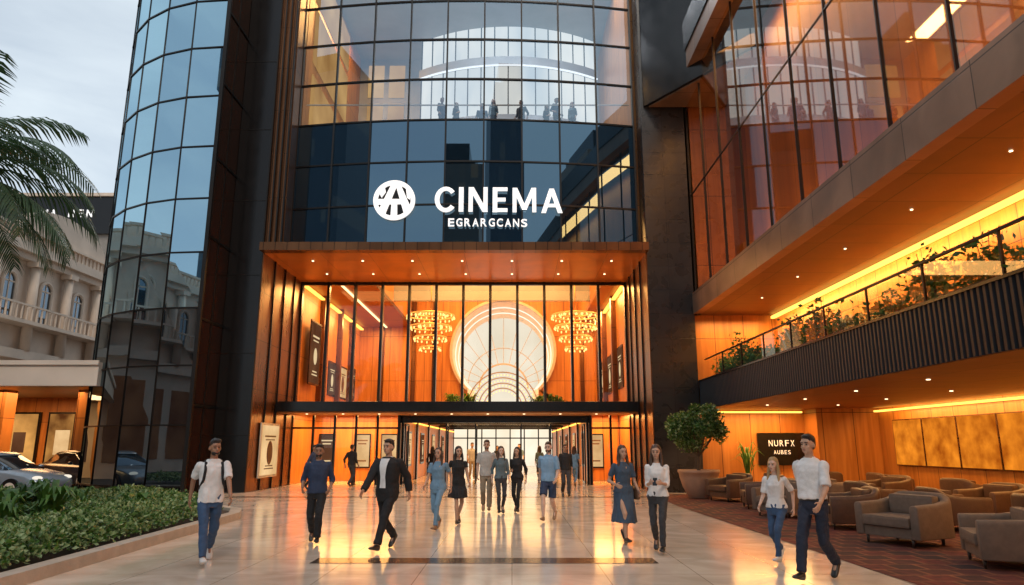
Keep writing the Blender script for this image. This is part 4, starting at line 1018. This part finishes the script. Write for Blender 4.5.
W=cloth('white_cotton',(.80,.80,.80)); NV=cloth('navy_cotton',(.025,.045,.10)); NT=cloth('dark_navy_twill',(.014,.020,.042)); BK=cloth('black_cloth',(.012,.012,.014)); DN=cloth('blue_denim',(.04,.09,.19)); LD=cloth('light_denim',(.16,.29,.42)); KH=cloth('khaki_cotton',(.26,.20,.135)); GY=cloth('grey_cotton',(.45,.43,.40)); SB=cloth('sky_blue_cotton',(.22,.38,.56)); DB=cloth('dusty_blue_cloth',(.05,.085,.135)); CH=cloth('charcoal_cloth',(.04,.04,.045)); TE=cloth('teal_grey_cloth',(.10,.15,.175))
sB=M('black_leather',(.02,.018,.016),.35); sW=M('white_sneaker',(.75,.75,.73),.5); sT=M('tan_leather',(.30,.17,.09),.5)
lt=M('brown_leather_bag',(.16,.08,.04),.45,ns=8)
p1,a1,s1=person((-4.42,10.67),.5,1.77,False,skins[0],m_hair,0,'tshirt',W,'jeans',DN,sW,'man in white t-shirt and blue jeans walking with backpack',stride=.36,lead=-1,beard=True,sleeve=.75,head_yaw=.2)
p2,_,_=person((-3.43,12.78),.15,1.70,False,skins[0],m_hair,0,'shirt',NV,'trousers',BK,sB,'man in navy shirt and dark trousers walking',stride=.26,lead=1,beard=True,sleeve=1.35,arms=[(-.24,-.14,1.00),(.23,-.10,.98)])
p3,_,_=person((-2.05,11.95),-.4,1.78,False,skins[1],m_hair,0,'jacket',BK,'trousers',BK,sB,'man in black blazer over white shirt striding',stride=.36,lead=1,sleeve=1.95,inner=W)
p4,_,_=person((-1.50,14.7),-.3,1.64,True,skins[1],m_hairb,.24,'tshirt',LD,'jeans',LD,sT,'woman with long hair in light denim walking',stride=.28,lead=1,sleeve=.6)
p5,_,_=person((-1.17,15.7),.3,1.66,True,skins[1],m_hair,.22,'tank',BK,'skirt',BK,sB,'woman in black top and short black skirt',stride=.26,lead=-1,sleeve=.35,skirt_z=.58)
p6,_,_=person((-.66,18.7),.0,1.78,False,skins[1],m_hairb,0,'tshirt',GY,'trousers',KH,sT,'man in pale grey t-shirt and khaki trousers',stride=.14,lead=1,sleeve=.7,beard=True,arms=[None,(.20,-.22,1.10)])
p7,_,_=person((-.28,18.1),.2,1.62,True,skins[2],m_hairb,.20,'blouse',TE,'jeans',CH,sB,'woman in grey blouse and charcoal trousers',stride=.14,lead=-1,sleeve=1.5)
p8,_,_=person((.13,18.4),-.3,1.60,True,skins[1],m_hair,.26,'blouse',BK,'jeans',BK,sB,'woman with long dark hair dressed in black',stride=.18,lead=1,sleeve=1.6,arms=[(-.10,-.2,1.12),None])
p9,_,_=person((.83,16.4),-.25,1.76,False,skins[2],m_hairb,0,'shirt',SB,'shorts',NV,sT,'man in light blue shirt and navy shorts',stride=.28,lead=-1,sleeve=.85,beard=True)
p10,_,_=person((1.77,23.9),.1,1.68,False,skins[0],m_hair,0,'shirt',BK,'trousers',CH,sB,'man in dark clothes walking by the entrance',stride=.18,lead=1,sleeve=1.6)
p11,_,_=person((1.96,12.78),.25,1.68,True,skins[1],m_hairb,.24,'blouse',DB,'skirt',DB,sB,'woman in long dusty blue dress with shoulder bag',stride=.24,lead=-1,sleeve=.7,skirt_z=.36,arms=[(-.20,-.14,1.06),None])
p12,a12,s12=person((2.35,11.72),-.3,1.69,True,skins[1],m_hairb,.26,'blouse',W,'jeans',CH,sB,'woman in white blouse looking at her phone',stride=.26,lead=1,sleeve=1.3,arms=[(-.10,-.24,1.14),(.10,-.26,1.14)])
p13,_,_=person((3.87,9.36),-.8,1.82,False,skins[1],m_hair,0,'tucked',W,'trousers',NT,sB,'man in white short-sleeved shirt and dark trousers',stride=.32,lead=-1,sleeve=.9,belt=sB,head_yaw=-.1)
p14,_,_=person((3.90,10.75),-.75,1.50,True,skins[2],m_blond,.24,'blouse',W,'jeans',DN,sW,'blonde girl in white blouse and jeans',stride=.24,lead=1,sleeve=.8)
def far(src,x,y,z,rz,lab,grp='visitors inside the building'):
    nb=dup(src,(x,y,z+src.location.z),rz,src.scale[0],lab); nb['group']=grp; return nb
for x,y,src,rz,lb in((-7.6,27.6,p2,1.2,'man in navy shirt beside the entrance'),(-6.6,29.6,p10,2.6,'man in dark clothes entering the building'),(-3.6,32.5,p8,3.0,'woman in black walking through the passage'),(-2.0,36,p6,.2,'man in grey t-shirt in the passage'),(1.3,34,p7,3.3,'woman in grey blouse in the passage'),(.4,40,p9,0,'man in blue shirt in the passage'),(2.6,30,p4,2.8,'woman in light denim entering the doors'),(-.9,44,p5,.1,'woman in black in the passage')):
    far(src,x,y,0,rz,lb)
for k,x in enumerate((-3.0,-2.4,-1.3,-.8,.4,1.5,1.9,2.6)):
    far((p10,p8,p2,p7)[k%4],x,27.6+.25*(k%3),14.55,random.uniform(-.8,.8),'visitor standing at the upper gallery rail','visitors on the upper gallery')
bp=empty('backpack',p1.location,'black backpack worn on the shoulders','backpack')
g=G(); g.torso([(.96,.12,.05,.18),(1.03,.14,.07,.19),(1.23,.14,.075,.19),(1.34,.12,.055,.175),(1.38,.07,.03,.16)]); mobj('pack',g.remesh('pack',.012,2,BK,.006),bp)
for s in(-1,1):
    g=G(); pts=[(s*.10,.13,1.38),(s*.105,.05,1.450),(s*.11,-.07,1.42),(s*.115,-.132,1.32),(s*.13,-.128,1.18),(s*.168,-.03,1.06),(s*.15,.1,1.03)]
    for a,b in zip(pts,pts[1:]): g.cap(V(a)-V((0,0,.045)),V(b)-V((0,0,.045)),.018,.018,n=8,sq=(V((1,0,0)),1.1,.5))
    mobj('strap',g.mesh('strap'),bp).data.materials.append(BK)
for ch in bp.children: ch.matrix_parent_inverse=Matrix.Identity(4)
bp.rotation_euler=p1.rotation_euler; bp.scale=p1.scale
hb_=empty('shoulder_bag',p11.location,'brown leather bag hanging from the shoulder','bag')
g=G(); g.torso([(.74,.05,.11,0),(.78,.06,.13,0),(.93,.055,.12,0),(.97,.03,.09,0)],x=.25); mobj('bag_body',g.remesh('bag',.01,2,lt),hb_)
g=G(); g.cap((.25,-.08,.95),(.150,-.01,1.40),.008,.008,n=6); g.cap((.25,.08,.95),(.150,.03,1.40),.008,.008,n=6); mobj('strap',g.mesh('strap'),hb_).data.materials.append(lt)
for ch in hb_.children: ch.matrix_parent_inverse=Matrix.Identity(4)
hb_.rotation_euler=p11.rotation_euler; hb_.scale=p11.scale
ph=box('mobile_phone',-.036,.036,-.006,.006,-.07,.07,m_black,None,bev=.004); tag(ph,'black mobile phone held in both hands','phone')
ph.matrix_world=Matrix.Translation(p12.location)@Matrix.Rotation(p12.rotation_euler.z,4,'Z')@Matrix.Diagonal((s12,s12,s12,1))@Matrix.Translation(V((0,-.36,1.12)))@Matrix.Rotation(-.6,4,'X')
